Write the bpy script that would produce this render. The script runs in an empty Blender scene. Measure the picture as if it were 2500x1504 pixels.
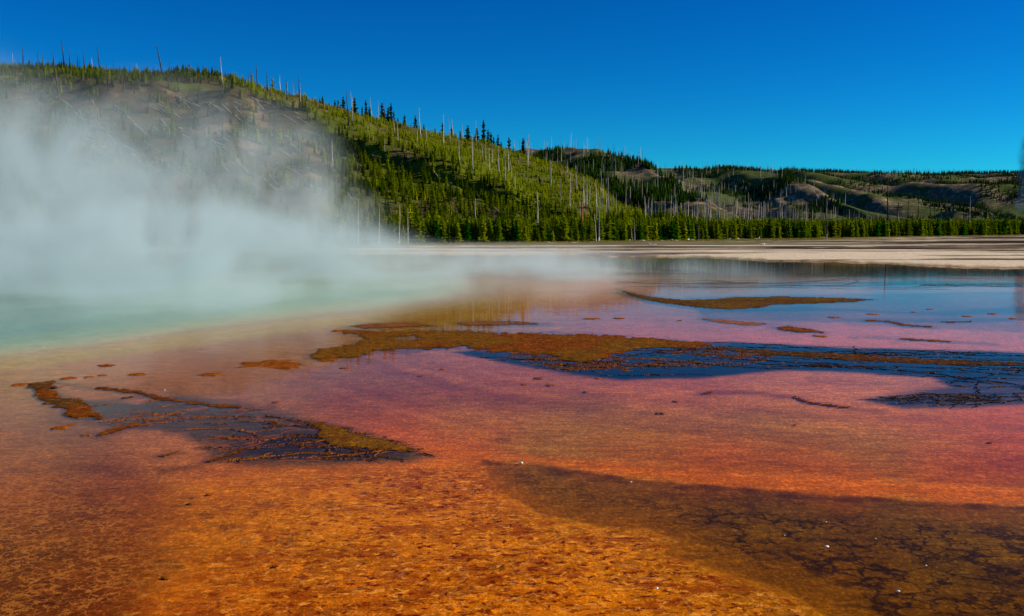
import bpy, math, random
import numpy as np
from mathutils import Vector

# ------------------------------------------------------------------ camera, sky, sun, exposure
SC = bpy.context.scene
COL = SC.collection
IW, IH, FPX = 2500.0, 1504.0, 2401.0          # picture size and focal length in picture pixels
CAM_H, HORIZON = 3.5, 548.0
PITCH = math.atan((IH / 2 - HORIZON) / FPX)
SUN_AZ, SUN_EL = 87.0, 26.0                    # degrees to the right of the view axis, above the horizon

cam_data = bpy.data.cameras.new('camera')
cam = bpy.data.objects.new('camera', cam_data)
COL.objects.link(cam)
cam.location = (0, 0, CAM_H)
cam.rotation_euler = (math.pi / 2 - PITCH, 0, 0)
cam_data.sensor_width = 36.0
cam_data.lens = FPX / IW * 36.0
cam_data.clip_start = 0.3
cam_data.clip_end = 20000
SC.camera = cam

world = bpy.data.worlds.new('World')
SC.world = world
world.use_nodes = True
wn, wl = world.node_tree.nodes, world.node_tree.links
wn.clear()
w_out = wn.new('ShaderNodeOutputWorld')
w_bg = wn.new('ShaderNodeBackground')
w_sky = wn.new('ShaderNodeTexSky')
w_sky.sky_type = 'NISHITA'
w_sky.sun_disc = False
w_sky.sun_elevation = math.radians(SUN_EL)
w_sky.sun_rotation = math.radians(SUN_AZ)
w_sky.altitude = 2200
w_sky.air_density = 1.0
w_sky.dust_density = 0.15
w_sky.ozone_density = 3.0
w_hs = wn.new('ShaderNodeHueSaturation')
w_hs.inputs['Saturation'].default_value = 1.42
w_mul = wn.new('ShaderNodeMix'); w_mul.data_type = 'RGBA'; w_mul.blend_type = 'MULTIPLY'
w_mul.inputs[0].default_value = 1.0
w_mul.inputs[7].default_value = (0.10, 0.82, 0.98, 1)
w_gam = wn.new('ShaderNodeGamma'); w_gam.inputs['Gamma'].default_value = 1.2
wl.new(w_sky.outputs[0], w_hs.inputs['Color'])
wl.new(w_hs.outputs[0], w_mul.inputs[6])
wl.new(w_mul.outputs[2], w_gam.inputs['Color'])
wl.new(w_gam.outputs[0], w_bg.inputs['Color'])
w_bg.inputs['Strength'].default_value = 0.058
wl.new(w_bg.outputs[0], w_out.inputs['Surface'])

sun_data = bpy.data.lights.new('sun', 'SUN')
sun_data.energy = 5.0
sun_data.angle = math.radians(0.5)
sun_data.color = (1.0, 0.90, 0.74)
sun = bpy.data.objects.new('sun', sun_data)
COL.objects.link(sun)
az, el = math.radians(SUN_AZ), math.radians(SUN_EL)
sun_dir = Vector((math.sin(az) * math.cos(el), math.cos(az) * math.cos(el), math.sin(el)))
sun.rotation_euler = sun_dir.to_track_quat('Z', 'Y').to_euler()
sun.location = (60, 20, 60)

SC.view_settings.view_transform = 'Standard'
SC.view_settings.look = 'None'
SC.view_settings.exposure = 0.35
SC.view_settings.gamma = 1.0
SC.view_settings.use_curve_mapping = False
SC.render.engine = 'CYCLES'
SC.cycles.volume_bounces = 1
SC.cycles.volume_step_rate = 3.0
SC.cycles.volume_max_steps = 128
SC.cycles.max_bounces = 5
SC.cycles.diffuse_bounces = 2
SC.cycles.glossy_bounces = 3
SC.cycles.adaptive_threshold = 0.006
SC.cycles.transparent_max_bounces = 16
SC.cycles.use_denoising = True

rng = np.random.default_rng(7)
random.seed(7)

# ------------------------------------------------------------------ helpers
CP, SP = math.cos(PITCH), math.sin(PITCH)

def ray(px, py):
    a = (np.asarray(px, float) - IW / 2) / FPX
    b = (IH / 2 - np.asarray(py, float)) / FPX
    return a, b * SP + CP, b * CP - SP          # x, y, z per unit depth

def ground(px, py, z=0.0):
    """Point of the flat that is seen at a place of the picture."""
    dx, dy, dz = ray(px, py)
    t = (z - CAM_H) / dz
    return dx * t, dy * t

def at(px, py, Y):
    dx, dy, dz = ray(px, py)
    t = Y / dy
    return dx * t, Y + 0 * t, CAM_H + dz * t

def proj(x, y, z):
    dz = z - CAM_H
    d = y * CP - dz * SP
    u = y * SP + dz * CP
    return IW / 2 + FPX * x / d, IH / 2 - FPX * u / d

_perm = np.random.default_rng(11).permutation(256)
_perm = np.concatenate([_perm, _perm, _perm])
_ga = np.random.default_rng(12).uniform(0, 2 * np.pi, 256)
_gx, _gy = np.cos(_ga), np.sin(_ga)

def perlin(x, y, seed=0):
    x = np.asarray(x, float) + seed * 17.31
    y = np.asarray(y, float) + seed * 9.77
    xi, yi = np.floor(x).astype(np.int64), np.floor(y).astype(np.int64)
    xf, yf = x - xi, y - yi
    u = xf * xf * xf * (xf * (xf * 6 - 15) + 10)
    v = yf * yf * yf * (yf * (yf * 6 - 15) + 10)
    def g(ix, iy, dx, dy):
        h = _perm[_perm[ix & 255] + (iy & 255)] & 255
        return _gx[h] * dx + _gy[h] * dy
    a = g(xi, yi, xf, yf); b = g(xi + 1, yi, xf - 1, yf)
    c = g(xi, yi + 1, xf, yf - 1); d = g(xi + 1, yi + 1, xf - 1, yf - 1)
    return ((a + u * (b - a)) * (1 - v) + (c + u * (d - c)) * v) * 1.5

def fbm(x, y, octaves=4, seed=0, gain=0.5):
    s, a, n = 0.0, 1.0, 0.0
    for k in range(octaves):
        s = s + a * perlin(np.asarray(x) * 2.03 ** k, np.asarray(y) * 2.03 ** k, seed + 3 * k)
        n += a; a *= gain
    return s / n * 1.6

def sstep(a, b, x):
    t = np.clip((x - a) / (b - a), 0, 1)
    return t * t * (3 - 2 * t)

def lin(r, g, b):
    c = np.array([r, g, b], float) / 255.0
    return np.where(c <= 0.04045, c / 12.92, ((c + 0.055) / 1.055) ** 2.4)

K = 1.01338                                    # the notes below were read on a 2467 px wide view of the picture

def pts(*p):
    return np.array(p, float) * K

def poly_sd(P, px, py, ky):
    """Signed distance (inside > 0) to a closed outline, the depth axis weighted by ky."""
    x, y = px, py * ky
    Q = P.copy(); Q[:, 1] *= ky
    d2 = np.full(px.shape, 1e18); inside = np.zeros(px.shape, bool)
    for i in range(len(Q)):
        ax, ay = Q[i]; bx, by = Q[(i + 1) % len(Q)]
        ex, ey = bx - ax, by - ay
        t = np.clip(((x - ax) * ex + (y - ay) * ey) / (ex * ex + ey * ey + 1e-9), 0, 1)
        d2 = np.minimum(d2, (x - ax - ex * t) ** 2 + (y - ay - ey * t) ** 2)
        c = (ay > y) != (by > y)
        inside ^= c & (x < (bx - ax) * (y - ay) / (by - ay + 1e-12) + ax)
    return np.where(inside, 1, -1) * np.sqrt(d2)

def line_sd(P, px, py, ky):
    x, y = px, py * ky
    Q = P.copy(); Q[:, 1] *= ky
    d2 = np.full(px.shape, 1e18)
    for i in range(len(Q) - 1):
        ax, ay = Q[i]; bx, by = Q[i + 1]
        ex, ey = bx - ax, by - ay
        t = np.clip(((x - ax) * ex + (y - ay) * ey) / (ex * ex + ey * ey + 1e-9), 0, 1)
        d2 = np.minimum(d2, (x - ax - ex * t) ** 2 + (y - ay - ey * t) ** 2)
    return np.sqrt(d2)

def make_mesh(name, V, F, mat=None, smooth=False):
    V = np.asarray(V, np.float32).reshape(-1, 3)
    F = np.asarray(F, np.int32)
    me = bpy.data.meshes.new(name)
    n, k = F.shape
    me.vertices.add(len(V)); me.vertices.foreach_set('co', V.ravel())
    me.loops.add(n * k); me.loops.foreach_set('vertex_index', F.ravel())
    me.polygons.add(n)
    me.polygons.foreach_set('loop_start', np.arange(0, n * k, k, dtype=np.int32))
    me.polygons.foreach_set('use_smooth', np.full(n, smooth, bool))
    if mat: me.materials.append(mat)
    me.update(calc_edges=True)
    me.validate()
    return me

def set_color(me, name, arr):
    arr = np.asarray(arr, np.float32)
    if arr.shape[1] == 3:
        arr = np.concatenate([arr, np.ones((len(arr), 1), np.float32)], 1)
    a = me.color_attributes.new(name, 'FLOAT_COLOR', 'POINT')
    a.data.foreach_set('color', np.ascontiguousarray(arr).ravel())

def link(name, data, parent=None, loc=None, **props):
    o = bpy.data.objects.new(name, data)
    COL.objects.link(o)
    if parent: o.parent = parent
    if loc is not None: o.location = loc
    for k, v in props.items():
        if v is not None: o[k] = v
    return o

# ------------------------------------------------------------------ materials
def new_mat(name):
    m = bpy.data.materials.new(name)
    m.use_nodes = True
    m.node_tree.nodes.clear()
    return m, m.node_tree.nodes, m.node_tree.links

class NG:
    """Small node writer."""
    def __init__(s, m): s.n, s.l = m.node_tree.nodes, m.node_tree.links
    def new(s, t, **kw):
        x = s.n.new(t)
        for k, v in kw.items(): setattr(x, k, v)
        return x
    def put(s, sock, v):
        if isinstance(v, bpy.types.NodeSocket): s.l.new(v, sock)
        elif v is not None: sock.default_value = v
    def math(s, op, a, b=None, c=None, clamp=False):
        x = s.new('ShaderNodeMath', operation=op, use_clamp=clamp)
        s.put(x.inputs[0], a); s.put(x.inputs[1], b)
        if c is not None: s.put(x.inputs[2], c)
        return x.outputs[0]
    def vmath(s, op, a, b=None):
        x = s.new('ShaderNodeVectorMath', operation=op)
        s.put(x.inputs[0], a)
        if b is not None: s.put(x.inputs[1], b)
        return x.outputs['Value'] if op in ('DOT_PRODUCT', 'LENGTH') else x.outputs[0]
    def mix(s, f, a, b, blend='MIX'):
        x = s.new('ShaderNodeMix', data_type='RGBA', blend_type=blend)
        s.put(x.inputs[0], f); s.put(x.inputs[6], a); s.put(x.inputs[7], b)
        return x.outputs[2]
    def noise(s, vec, scale, detail=3, rough=0.5, dist=0.0):
        x = s.new('ShaderNodeTexNoise')
        s.put(x.inputs['Vector'], vec)
        x.inputs['Scale'].default_value = scale; x.inputs['Detail'].default_value = detail
        x.inputs['Roughness'].default_value = rough; x.inputs['Distortion'].default_value = dist
        return x.outputs['Fac']
    def ramp(s, f, a, b):
        x = s.new('ShaderNodeMapRange', interpolation_type='SMOOTHSTEP')
        s.put(x.inputs['Value'], f)
        x.inputs['From Min'].default_value = a; x.inputs['From Max'].default_value = b
        return x.outputs[0]
    def crack(s, p, scale, warp, w, off, wn_=1.0):
        q = s.vmath('ADD', p, off)
        t = s.new('ShaderNodeTexNoise'); s.put(t.inputs['Vector'], q)
        t.inputs['Scale'].default_value = scale * 1.6; t.inputs['Detail'].default_value = 5; t.inputs['Roughness'].default_value = 0.65
        sc_ = s.new('ShaderNodeVectorMath', operation='SCALE'); s.put(sc_.inputs[0], t.outputs['Color']); sc_.inputs['Scale'].default_value = warp
        q = s.vmath('ADD', q, sc_.outputs[0])
        v = s.new('ShaderNodeTexVoronoi', feature='DISTANCE_TO_EDGE'); s.put(v.inputs['Vector'], q); v.inputs['Scale'].default_value = scale
        wid = s.math('MULTIPLY', s.ramp(s.noise(q, scale * 0.7, 4, 0.7), 0.40, 0.72), w)
        return s.math('SUBTRACT', 1.0, s.math('DIVIDE', v.outputs['Distance'], s.math('ADD', wid, 0.002)), clamp=True)
    def pos(s): return s.new('ShaderNodeNewGeometry').outputs['Position']
    def attr(s, name): return s.new('ShaderNodeAttribute', attribute_name=name).outputs['Color']
    def sep(s, c):
        x = s.new('ShaderNodeSeparateColor'); s.put(x.inputs[0], c); return x.outputs
    def bump(s, h, strength, dist):
        x = s.new('ShaderNodeBump')
        x.inputs['Distance'].default_value = dist
        s.put(x.inputs['Strength'], strength); s.put(x.inputs['Height'], h)
        return x.outputs[0]
    def principled(s, color, rough=0.8, normal=None, spec=0.3):
        x = s.new('ShaderNodeBsdfPrincipled')
        s.put(x.inputs['Base Color'], color); s.put(x.inputs['Roughness'], rough)
        x.inputs['Specular IOR Level'].default_value = spec
        if normal is not None: s.put(x.inputs['Normal'], normal)
        return x.outputs[0]
    def out(s, surf=None, vol=None):
        o = s.new('ShaderNodeOutputMaterial')
        if surf is not None: s.l.new(surf, o.inputs['Surface'])
        if vol is not None: s.l.new(vol, o.inputs['Volume'])

def c4(r, g, b, k=1.0):
    v = lin(r, g, b) * k
    return (float(v[0]), float(v[1]), float(v[2]), 1.0)

def mat_flat():
    """Mineral and microbial ground: colour from the mapped mats, fine texture from noise."""
    m, _, _ = new_mat('microbial_flat'); g = NG(m)
    p = g.pos(); col = g.attr('Col'); mk = g.sep(g.attr('Mask'))
    sp, fi, cr = mk[0], mk[1], mk[2]
    web = g.sep(g.attr('Web'))
    # fine grain everywhere
    n0 = g.noise(p, 3.0, 6, 0.62)
    v = g.math('MULTIPLY_ADD', n0, 0.9, 0.55)
    n00 = g.noise(p, 34.0, 4, 0.7)
    v = g.math('MULTIPLY', v, g.math('MULTIPLY_ADD', n00, 1.1, 0.45))
    n01 = g.noise(g.vmath('MULTIPLY', p, (0.45, 1.5, 1.0)), 4.0, 8, 0.82)
    v = g.math('MULTIPLY', v, g.math('MULTIPLY_ADD', n01, 2.2, -0.10))
    n02 = g.noise(g.vmath('MULTIPLY', p, (1.0, 0.65, 1.0)), 21.0, 5, 0.75)
    v = g.math('MULTIPLY', v, g.math('MULTIPLY_ADD', g.ramp(n02, 0.46, 0.70), 0.9, 0.72))
    base = g.mix(1.0, col, v, 'MULTIPLY')
    # red-brown specks and pale crust on the orange mats close by
    st = g.vmath('MULTIPLY', p, (1.0, 1.3, 1.0))
    na = g.noise(g.vmath('ADD', p, (8.0, 2.0, 0.0)), 0.55, 6, 0.62, 0.4)
    base = g.mix(g.math('MULTIPLY', g.ramp(na, 0.50, 0.66), g.math('MULTIPLY', sp, 0.8)), base, c4(226, 124, 10))
    n1b = g.noise(st, 1.7, 6, 0.68, 0.3)
    base = g.mix(g.math('MULTIPLY', g.ramp(n1b, 0.50, 0.60), g.math('MULTIPLY', sp, 0.85)), base, c4(150, 62, 2))
    n1 = g.noise(st, 7.5, 7, 0.74, 0.4)
    base = g.mix(g.math('MULTIPLY', g.ramp(n1, 0.51, 0.60), g.math('MULTIPLY', sp, 1.0)), base, c4(104, 26, 0))
    n2 = g.noise(g.vmath('ADD', st, (31.0, 7.0, 0.0)), 6.5, 7, 0.74, 0.5)
    base = g.mix(g.math('MULTIPLY', g.ramp(n2, 0.53, 0.63), g.math('MULTIPLY', sp, 0.85)), base, c4(252, 158, 50))
    n3 = g.noise(g.vmath('ADD', p, (3.0, 57.0, 0.0)), 0.9, 4, 0.6, 1.2)
    vein = g.math('SUBTRACT', 1.0, g.ramp(g.math('ABSOLUTE', g.math('SUBTRACT', n3, 0.5)), 0.0, 0.011))
    base = g.mix(g.math('MULTIPLY', g.math('MULTIPLY', vein, sp), 0.22), base, c4(238, 170, 95))
    # pale filaments
    f1 = g.crack(p, 4.5, 0.30, 0.13, (3.0, 8.0, 0.0))
    f2 = g.crack(p, 10.0, 0.15, 0.16, (7.0, 2.0, 0.0))
    ff = g.math('POWER', g.math('MAXIMUM', f1, f2), 0.7)
    base = g.mix(g.math('MULTIPLY', g.math('MULTIPLY', ff, fi), 0.75), base, c4(196, 118, 40))
    # black cracks of the dark channel
    k1 = g.crack(p, 1.5, 0.7, 0.15, (0.0, 0.0, 0.0))
    k2 = g.crack(p, 4.0, 0.3, 0.26, (12.0, 3.0, 0.0))
    k3 = g.ramp(g.noise(g.vmath('ADD', p, (40.0, 3.0, 0.0)), 0.9, 7, 0.75), 0.48, 0.66)
    kk = g.math('MAXIMUM', k1, k2)
    kk = g.math('MAXIMUM', g.math('POWER', kk, 0.6), g.math('MULTIPLY', k3, 0.7))
    base = g.mix(g.math('MULTIPLY', g.math('MULTIPLY', kk, cr), 0.9), base, c4(26, 15, 10))
    w1 = g.crack(p, 0.55, 1.2, 0.09, (5.0, 1.0, 0.0))
    w3 = g.ramp(g.noise(g.vmath('ADD', p, (2.0, 33.0, 0.0)), 0.8, 7, 0.72), 0.58, 0.68)
    ww = g.math('MAXIMUM', g.math('POWER', w1, 0.6), g.math('MULTIPLY', w3, 0.8))
    wcol = g.mix(g.noise(p, 2.0, 3, 0.6), c4(96, 40, 6), c4(150, 84, 22))
    wcol = g.mix(web[1], wcol, c4(16, 9, 6))
    base = g.mix(g.math('MULTIPLY', ww, web[0]), base, wcol)
    h = g.math('ADD', g.math('MULTIPLY', n1, 0.5), g.math('MULTIPLY', n00, 0.5))
    nrm = g.bump(h, g.math('MULTIPLY_ADD', sp, 0.7, 0.12), 0.035)
    g.out(g.principled(base, 0.95, nrm, 0.0))
    return m

def mat_crust():
    m, _, _ = new_mat('mat_crust'); g = NG(m)
    p = g.pos(); col = g.attr('Col')
    n0 = g.noise(p, 1.6, 6, 0.7)
    n1 = g.noise(p, 6.0, 6, 0.75)
    n2 = g.noise(g.vmath('ADD', p, (5.0, 9.0, 0.0)), 22.0, 3, 0.7)
    base = g.mix(1.0, col, g.math('MULTIPLY_ADD', n0, 1.9, 0.02), 'MULTIPLY')
    base = g.mix(g.math('MULTIPLY', g.ramp(n1, 0.53, 0.66), 0.6), base, c4(184, 112, 18))
    base = g.mix(g.math('MULTIPLY', g.ramp(n1, 0.47, 0.34), 0.75), base, c4(40, 18, 4))
    base = g.mix(g.math('MULTIPLY', g.ramp(n2, 0.62, 0.75), 0.35), base, c4(206, 164, 104))
    nrm = g.bump(g.math('ADD', n0, n1), 1.0, 0.08)
    g.out(g.principled(base, 0.9, nrm, 0.03))
    return m

def mat_water():
    m, _, _ = new_mat('thin_water'); g = NG(m)
    p = g.pos()
    n1 = g.noise(g.vmath('MULTIPLY', p, (1.0, 1.6, 1.0)), 1.3, 3, 0.55)
    n2 = g.noise(p, 9.0, 2, 0.5)
    h = g.math('ADD', n1, g.math('MULTIPLY', n2, 0.10))
    nrm = g.bump(h, 0.06, 0.04)
    inc = g.new('ShaderNodeNewGeometry').outputs['Incoming']
    cosn = g.math('ABSOLUTE', g.vmath('DOT_PRODUCT', inc, nrm))      # same mirror strength seen from above or by light from below
    fr = g.math('MULTIPLY_ADD', g.math('POWER', g.math('SUBTRACT', 1.0, cosn, clamp=True), 10.2), 0.97, 0.001)
    tr = g.new('ShaderNodeBsdfTransparent')
    gl = g.new('ShaderNodeBsdfGlossy'); gl.inputs['Roughness'].default_value = 0.03
    gl.inputs['Color'].default_value = (1, 1, 1, 1)
    g.put(gl.inputs['Normal'], nrm)
    mx = g.new('ShaderNodeMixShader')
    g.put(mx.inputs[0], fr); g.l.new(tr.outputs[0], mx.inputs[1]); g.l.new(gl.outputs[0], mx.inputs[2])
    g.out(mx.outputs[0])
    return m

def mat_simple(name, a, b, scale, rough=0.85, detail=5, lo=0.4, hi=0.6, bump=0.0, bd=0.1, spec=0.2):
    m, _, _ = new_mat(name); g = NG(m)
    p = g.pos()
    n = g.noise(p, scale, detail, 0.62)
    col = g.mix(g.ramp(n, lo, hi), a, b)
    nrm = g.bump(n, bump, bd) if bump else None
    g.out(g.principled(col, rough, nrm, spec))
    return m

def mat_hill(name, soil, tan, green, gscale, gl=0.45, gh=0.6):
    m, _, _ = new_mat(name); g = NG(m)
    p = g.pos()
    a = g.noise(p, 0.11, 6, 0.65)
    b = g.noise(p, gscale, 5, 0.6)
    c = g.noise(p, 1.1, 4, 0.7)
    col = g.mix(g.ramp(a, 0.48, 0.64), soil, tan)
    bare = g.sep(g.attr('Bare'))[0]                # burnt ground without grass
    cover = g.math('SUBTRACT', g.math('MULTIPLY', g.ramp(b, gl, gh), 0.85), g.math('MULTIPLY', bare, 0.75), clamp=True)
    col = g.mix(cover, col, green)
    col = g.mix(1.0, col, g.math('MULTIPLY_ADD', c, 1.1, 0.45), 'MULTIPLY')
    g.out(g.principled(col, 0.95, g.bump(c, 0.6, 0.6), 0.0))
    return m

def mat_foliage(name):
    m, _, _ = new_mat(name); g = NG(m)
    col = g.attr('Col')
    oi = g.new('ShaderNodeObjectInfo').outputs['Random']
    v = g.math('MULTIPLY_ADD', oi, 0.5, 0.75)
    col = g.mix(1.0, col, v, 'MULTIPLY')
    d = g.principled(col, 0.9, None, 0.0)
    t = g.new('ShaderNodeBsdfTranslucent'); g.put(t.inputs['Color'], col)
    mx = g.new('ShaderNodeMixShader'); mx.inputs[0].default_value = 0.35
    g.l.new(d, mx.inputs[1]); g.l.new(t.outputs[0], mx.inputs[2])
    g.out(mx.outputs[0])
    return m

M_FLAT, M_CRUST, M_WATER = mat_flat(), mat_crust(), mat_water()
M_HILL = mat_hill('burnt_hillside', c4(78, 66, 48), c4(122, 98, 74), c4(82, 94, 14), 0.035, 0.36, 0.52)
M_HILL_FAR = mat_hill('far_hillside', c4(96, 86, 70), c4(160, 136, 104), c4(60, 78, 34), 0.012, 0.42, 0.58)
M_VALLEY = mat_simple('valley_grass', c4(92, 88, 42), c4(120, 104, 66), 0.08, 0.95)
M_NEEDLE = mat_foliage('pine_needles')
M_BARK = mat_simple('pine_bark', c4(78, 58, 42), c4(105, 84, 64), 6.0)
M_SNAG = mat_simple('weathered_wood', c4(150, 140, 128), c4(196, 184, 166), 1.2, 0.9, 5, 0.35, 0.65)
M_SNAG_DARK = mat_simple('charred_wood', c4(40, 34, 32), c4(86, 74, 66), 1.4, 0.9, 5, 0.4, 0.65)
M_BLEACH = mat_simple('bleached_wood', c4(215, 208, 196), c4(242, 236, 226), 3.0, 0.9)
M_POLE = mat_simple('pole_timber', c4(158, 92, 44), c4(186, 118, 62), 2.0, 0.85)
M_POLE_DARK = mat_simple('tarred_pole_timber', c4(48, 36, 32), c4(70, 54, 46), 2.0, 0.85)
M_INSUL = mat_simple('insulator_ceramic', c4(60, 54, 50), c4(90, 84, 80), 4.0, 0.3)
M_PEBBLE = mat_simple('sinter_pebble', c4(225, 212, 190), c4(245, 236, 220), 20.0, 0.7)

# ------------------------------------------------------------------ the flat: a mesh graded with distance
cols = np.concatenate([np.arange(-1500, 0, 22.0), np.arange(0, 2500, 4.0), np.arange(2500, 4001, 22.0)])
rows = np.concatenate([np.arange(561.5, 570, 0.5), np.arange(570, 700, 1.0), np.arange(700, 900, 1.8), np.arange(900, 1530, 2.8), np.arange(1530, 2300, 16.0)])[::-1]
PX, PY = np.meshgrid(cols, rows)
NR, NC = PX.shape
GX, GY = ground(PX, PY)
px, py, X, Y = PX.ravel(), PY.ravel(), GX.ravel(), GY.ravel()

# colour of the mats: places read from the photograph, blended smoothly across the flat
SAMPLES = [
 # x, y, r, g, b
 (60,960,170,110,76),(60,1060,168,100,62),(60,1180,162,90,46),(60,1300,124,70,24),(60,1420,112,58,8),(200,1450,120,54,6),
 (170,1250,132,72,30),(300,1330,136,68,14),(250,1130,132,72,56),(300,1180,128,64,44),(380,1230,150,76,34),(200,1010,120,84,76),
 (150,1090,146,96,72),(380,1080,190,112,84),(450,1120,192,108,72),(330,1060,176,104,86),
 (60,900,180,124,90),(250,880,178,108,84),(450,920,158,84,70),(600,900,156,82,70),(700,930,152,76,72),(850,900,150,90,84),
 (800,830,164,100,80),(650,840,162,102,80),(1000,780,170,118,96),(1150,760,166,122,104),
 (600,960,160,100,78),(700,985,176,100,80),(850,960,140,72,70),(1000,960,128,64,66),(1200,975,126,58,58),(1400,1000,128,68,52),
 (1000,880,184,104,96),(1150,900,186,100,88),(1300,920,186,98,82),(1600,925,190,98,82),
 (900,1000,160,76,64),(1100,1020,158,95,58),(1000,1045,170,68,46),(1200,1075,164,66,34),(1300,1040,152,92,48),(1500,1050,148,87,44),
 (1700,1000,140,80,52),(1900,1020,146,85,48),(2100,1060,150,87,44),(2300,1060,158,78,44),(2430,1040,170,72,56),(2430,1120,150,56,34),
 (1500,1110,166,78,26),(1700,1130,166,76,20),(1900,1120,150,72,30),(2000,1150,172,76,16),(2300,1170,168,72,20),(2430,1200,150,74,34),
 (1900,920,206,116,98),(2100,930,208,120,100),(1700,960,180,90,76),(2000,970,190,98,82),(2250,935,200,118,100),(2430,1000,180,76,66),
 (2200,1000,176,80,70),
 (1400,700,150,120,118),(1600,690,140,112,116),(1800,690,146,112,114),(2000,680,168,110,106),(2300,672,172,110,104),(2430,700,164,110,112),
 (1500,760,146,104,106),(1700,760,120,94,104),(1900,750,96,84,100),(2200,730,112,90,100),(2430,760,120,92,104),
 (1600,800,170,104,104),(1800,800,176,104,102),(2000,800,176,106,102),(2200,800,178,110,104),(2430,800,180,110,102),(2100,830,170,104,100),
 (1700,650,92,74,70),(1900,650,70,60,60),(2200,655,60,56,60),(2430,660,110,90,90),(1450,640,160,112,100),(1450,670,170,118,110),(1250,660,176,128,116),(1250,700,180,128,112),(1200,730,176,120,100),(1080,750,172,118,94),
 (560,1160,196,100,38),(500,1210,186,98,32),(700,1180,198,104,40),(900,1140,188,92,36),(1050,1110,196,96,44),(1100,1160,190,92,28),
 (500,1300,196,106,22),(700,1260,206,114,22),(800,1320,206,110,20),(600,1400,196,98,14),(500,1470,190,88,8),(900,1250,206,112,26),
 (1000,1200,196,100,26),(1200,1220,198,100,26),(1100,1300,210,112,20),(1000,1400,206,104,12),(1300,1300,214,118,26),(1200,1420,214,112,18),
 (1400,1350,220,120,28),(1500,1400,222,122,30),(1400,1470,216,112,16),(1650,1400,206,112,26),(1750,1470,200,110,24),(1500,1290,206,108,24),
 (900,1470,204,100,10),
 (1300,1150,162,108,34),(1500,1200,140,92,27),(1450,1240,147,89,15),(1700,1250,120,77,21),(1900,1250,125,84,25),(2200,1250,130,89,28),
 (2430,1270,145,103,36),(1700,1320,155,94,13),(1900,1380,140,84,12),(2100,1330,105,63,14),(2300,1340,130,89,26),(2430,1400,120,77,18),
 (2100,1450,135,82,9),(2300,1470,115,70,9),(2000,1440,162,94,10),(1800,1400,150,86,18),(1300,1120,146,92,66),
]
SA = np.array(SAMPLES, float)
sx, sy = SA[:, 0] * K, SA[:, 1] * K
sc = np.stack([lin(*c) for c in SA[:, 2:]])
def colour_field(qx, qy):
    num = np.zeros((len(qx), 3)); den = np.zeros(len(qx)) + 1e-12
    wx = qx + 40 * perlin(X / 1.6, Y / 2.6, 71) if len(qx) == len(X) else qx
    for i in range(len(sx)):
        ky = 2.6 if sy[i] < 1050 else 1.7
        d2 = ((wx - sx[i]) / 100) ** 2 + ((qy - sy[i]) * ky / 100) ** 2 + 0.03
        w = np.exp(-d2 * 0.8) + 1e-4 / d2 ** 2
        num += w[:, None] * sc[i]; den += w
    return num / den[:, None]
C = colour_field(np.clip(px, -60, 2560), np.clip(py, 640, 1540))
WEB = np.zeros((len(px), 3))
M = np.zeros((len(px), 3))                      # speckle, filament, crack strength
Z = np.full(len(px), -0.018)

lil = sstep(885, 840, py) * sstep(660, 700, py) * sstep(1150, 1500, px)
C *= 1 + lil[:, None] * np.array([0.75, 0.2, 0.2])
# slow streaks along the runoff
stk = fbm(X * 0.22 + Y * 0.05, Y * 0.9, 5, 5)
C *= (1 + 0.13 * stk)[:, None]
C *= (1 + 0.13 * fbm(X * 0.9, Y * 1.4, 4, 9))[:, None]
Z += 0.006 * fbm(X * 0.6, Y * 0.6, 4, 21)

def over(mask, col, k=1.0):
    global C
    a = np.clip(mask * k, 0, 1)[:, None]
    C = C * (1 - a) + np.asarray(col) * a

wob = fbm(X * 0.55, Y * 0.55, 5, 31)            # edge wobble
wob2 = fbm(X * 2.2, Y * 1.5, 5, 37, 0.62); wob3 = fbm(X * 7.0, Y * 3.5, 4, 39, 0.6)
def area(P, soft, ky=3.0, amp=0.0, amp2=0.0):
    sd = poly_sd(P, px, py, ky) + amp * wob + amp2 * wob2
    return sstep(-soft, soft, sd)

# deep blue band: a dark floor under still water
BLUE = pts((1080,846),(1200,842),(1500,826),(1760,822),(2000,834),(2467,848),(2700,855),(2700,975),(2467,972),(2330,982),(2180,980),(2090,962),
           (2230,945),(2300,930),(2240,908),(2050,897),(1960,893),(1890,892),(1800,900),(1700,910),(1500,914),(1380,902),(1260,880),(1160,860))
m = area(BLUE, 16, 3.5, 10, 3); blue_m = m
over(m, lin(16, 14, 18), 0.97)
WEB[:, 0] = np.maximum(WEB[:, 0], 0.9 * m * sstep(8, 40, poly_sd(BLUE, px, py, 3.5) + 20 * wob)); WEB[:, 1] = 1.0 * m
right_mauve = pts((2080,960),(2300,925),(2467,905),(2700,905),(2700,975),(2467,972),(2330,982),(2180,980))
over(area(right_mauve, 30, 3, 8), lin(96, 62, 62), 0.85)
# narrower blue streaks farther out
for P, a in ((pts((1250,705),(1500,700),(1700,752),(2000,748),(2300,760),(2500,752),(2500,735),(2200,752),(1950,738),(1700,748),(1560,730),(1450,700)), 0.5),
             (pts((1560,690),(1800,686),(2100,684),(2300,690),(2467,690),(2467,682),(2200,676),(2000,680),(1800,680)), 0.8),
             (pts((1400,624),(1700,624),(2000,638),(2250,646),(2467,650),(2467,664),(2250,666),(2000,668),(1850,664),(1600,655),(1400,640)), 0.9),
             (pts((1300,650),(1500,655),(1800,664),(1800,668),(1500,664),(1300,660)), 0.5),
             (pts((2000,765),(2467,765),(2467,800),(2300,792),(2050,785)), 0.35),
             (pts((1650,715),(2467,700),(2467,770),(2000,775),(1700,770)), 0.45)):
    over(area(P, 14, 4, 8, 4), lin(30, 26, 30), a)
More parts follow.
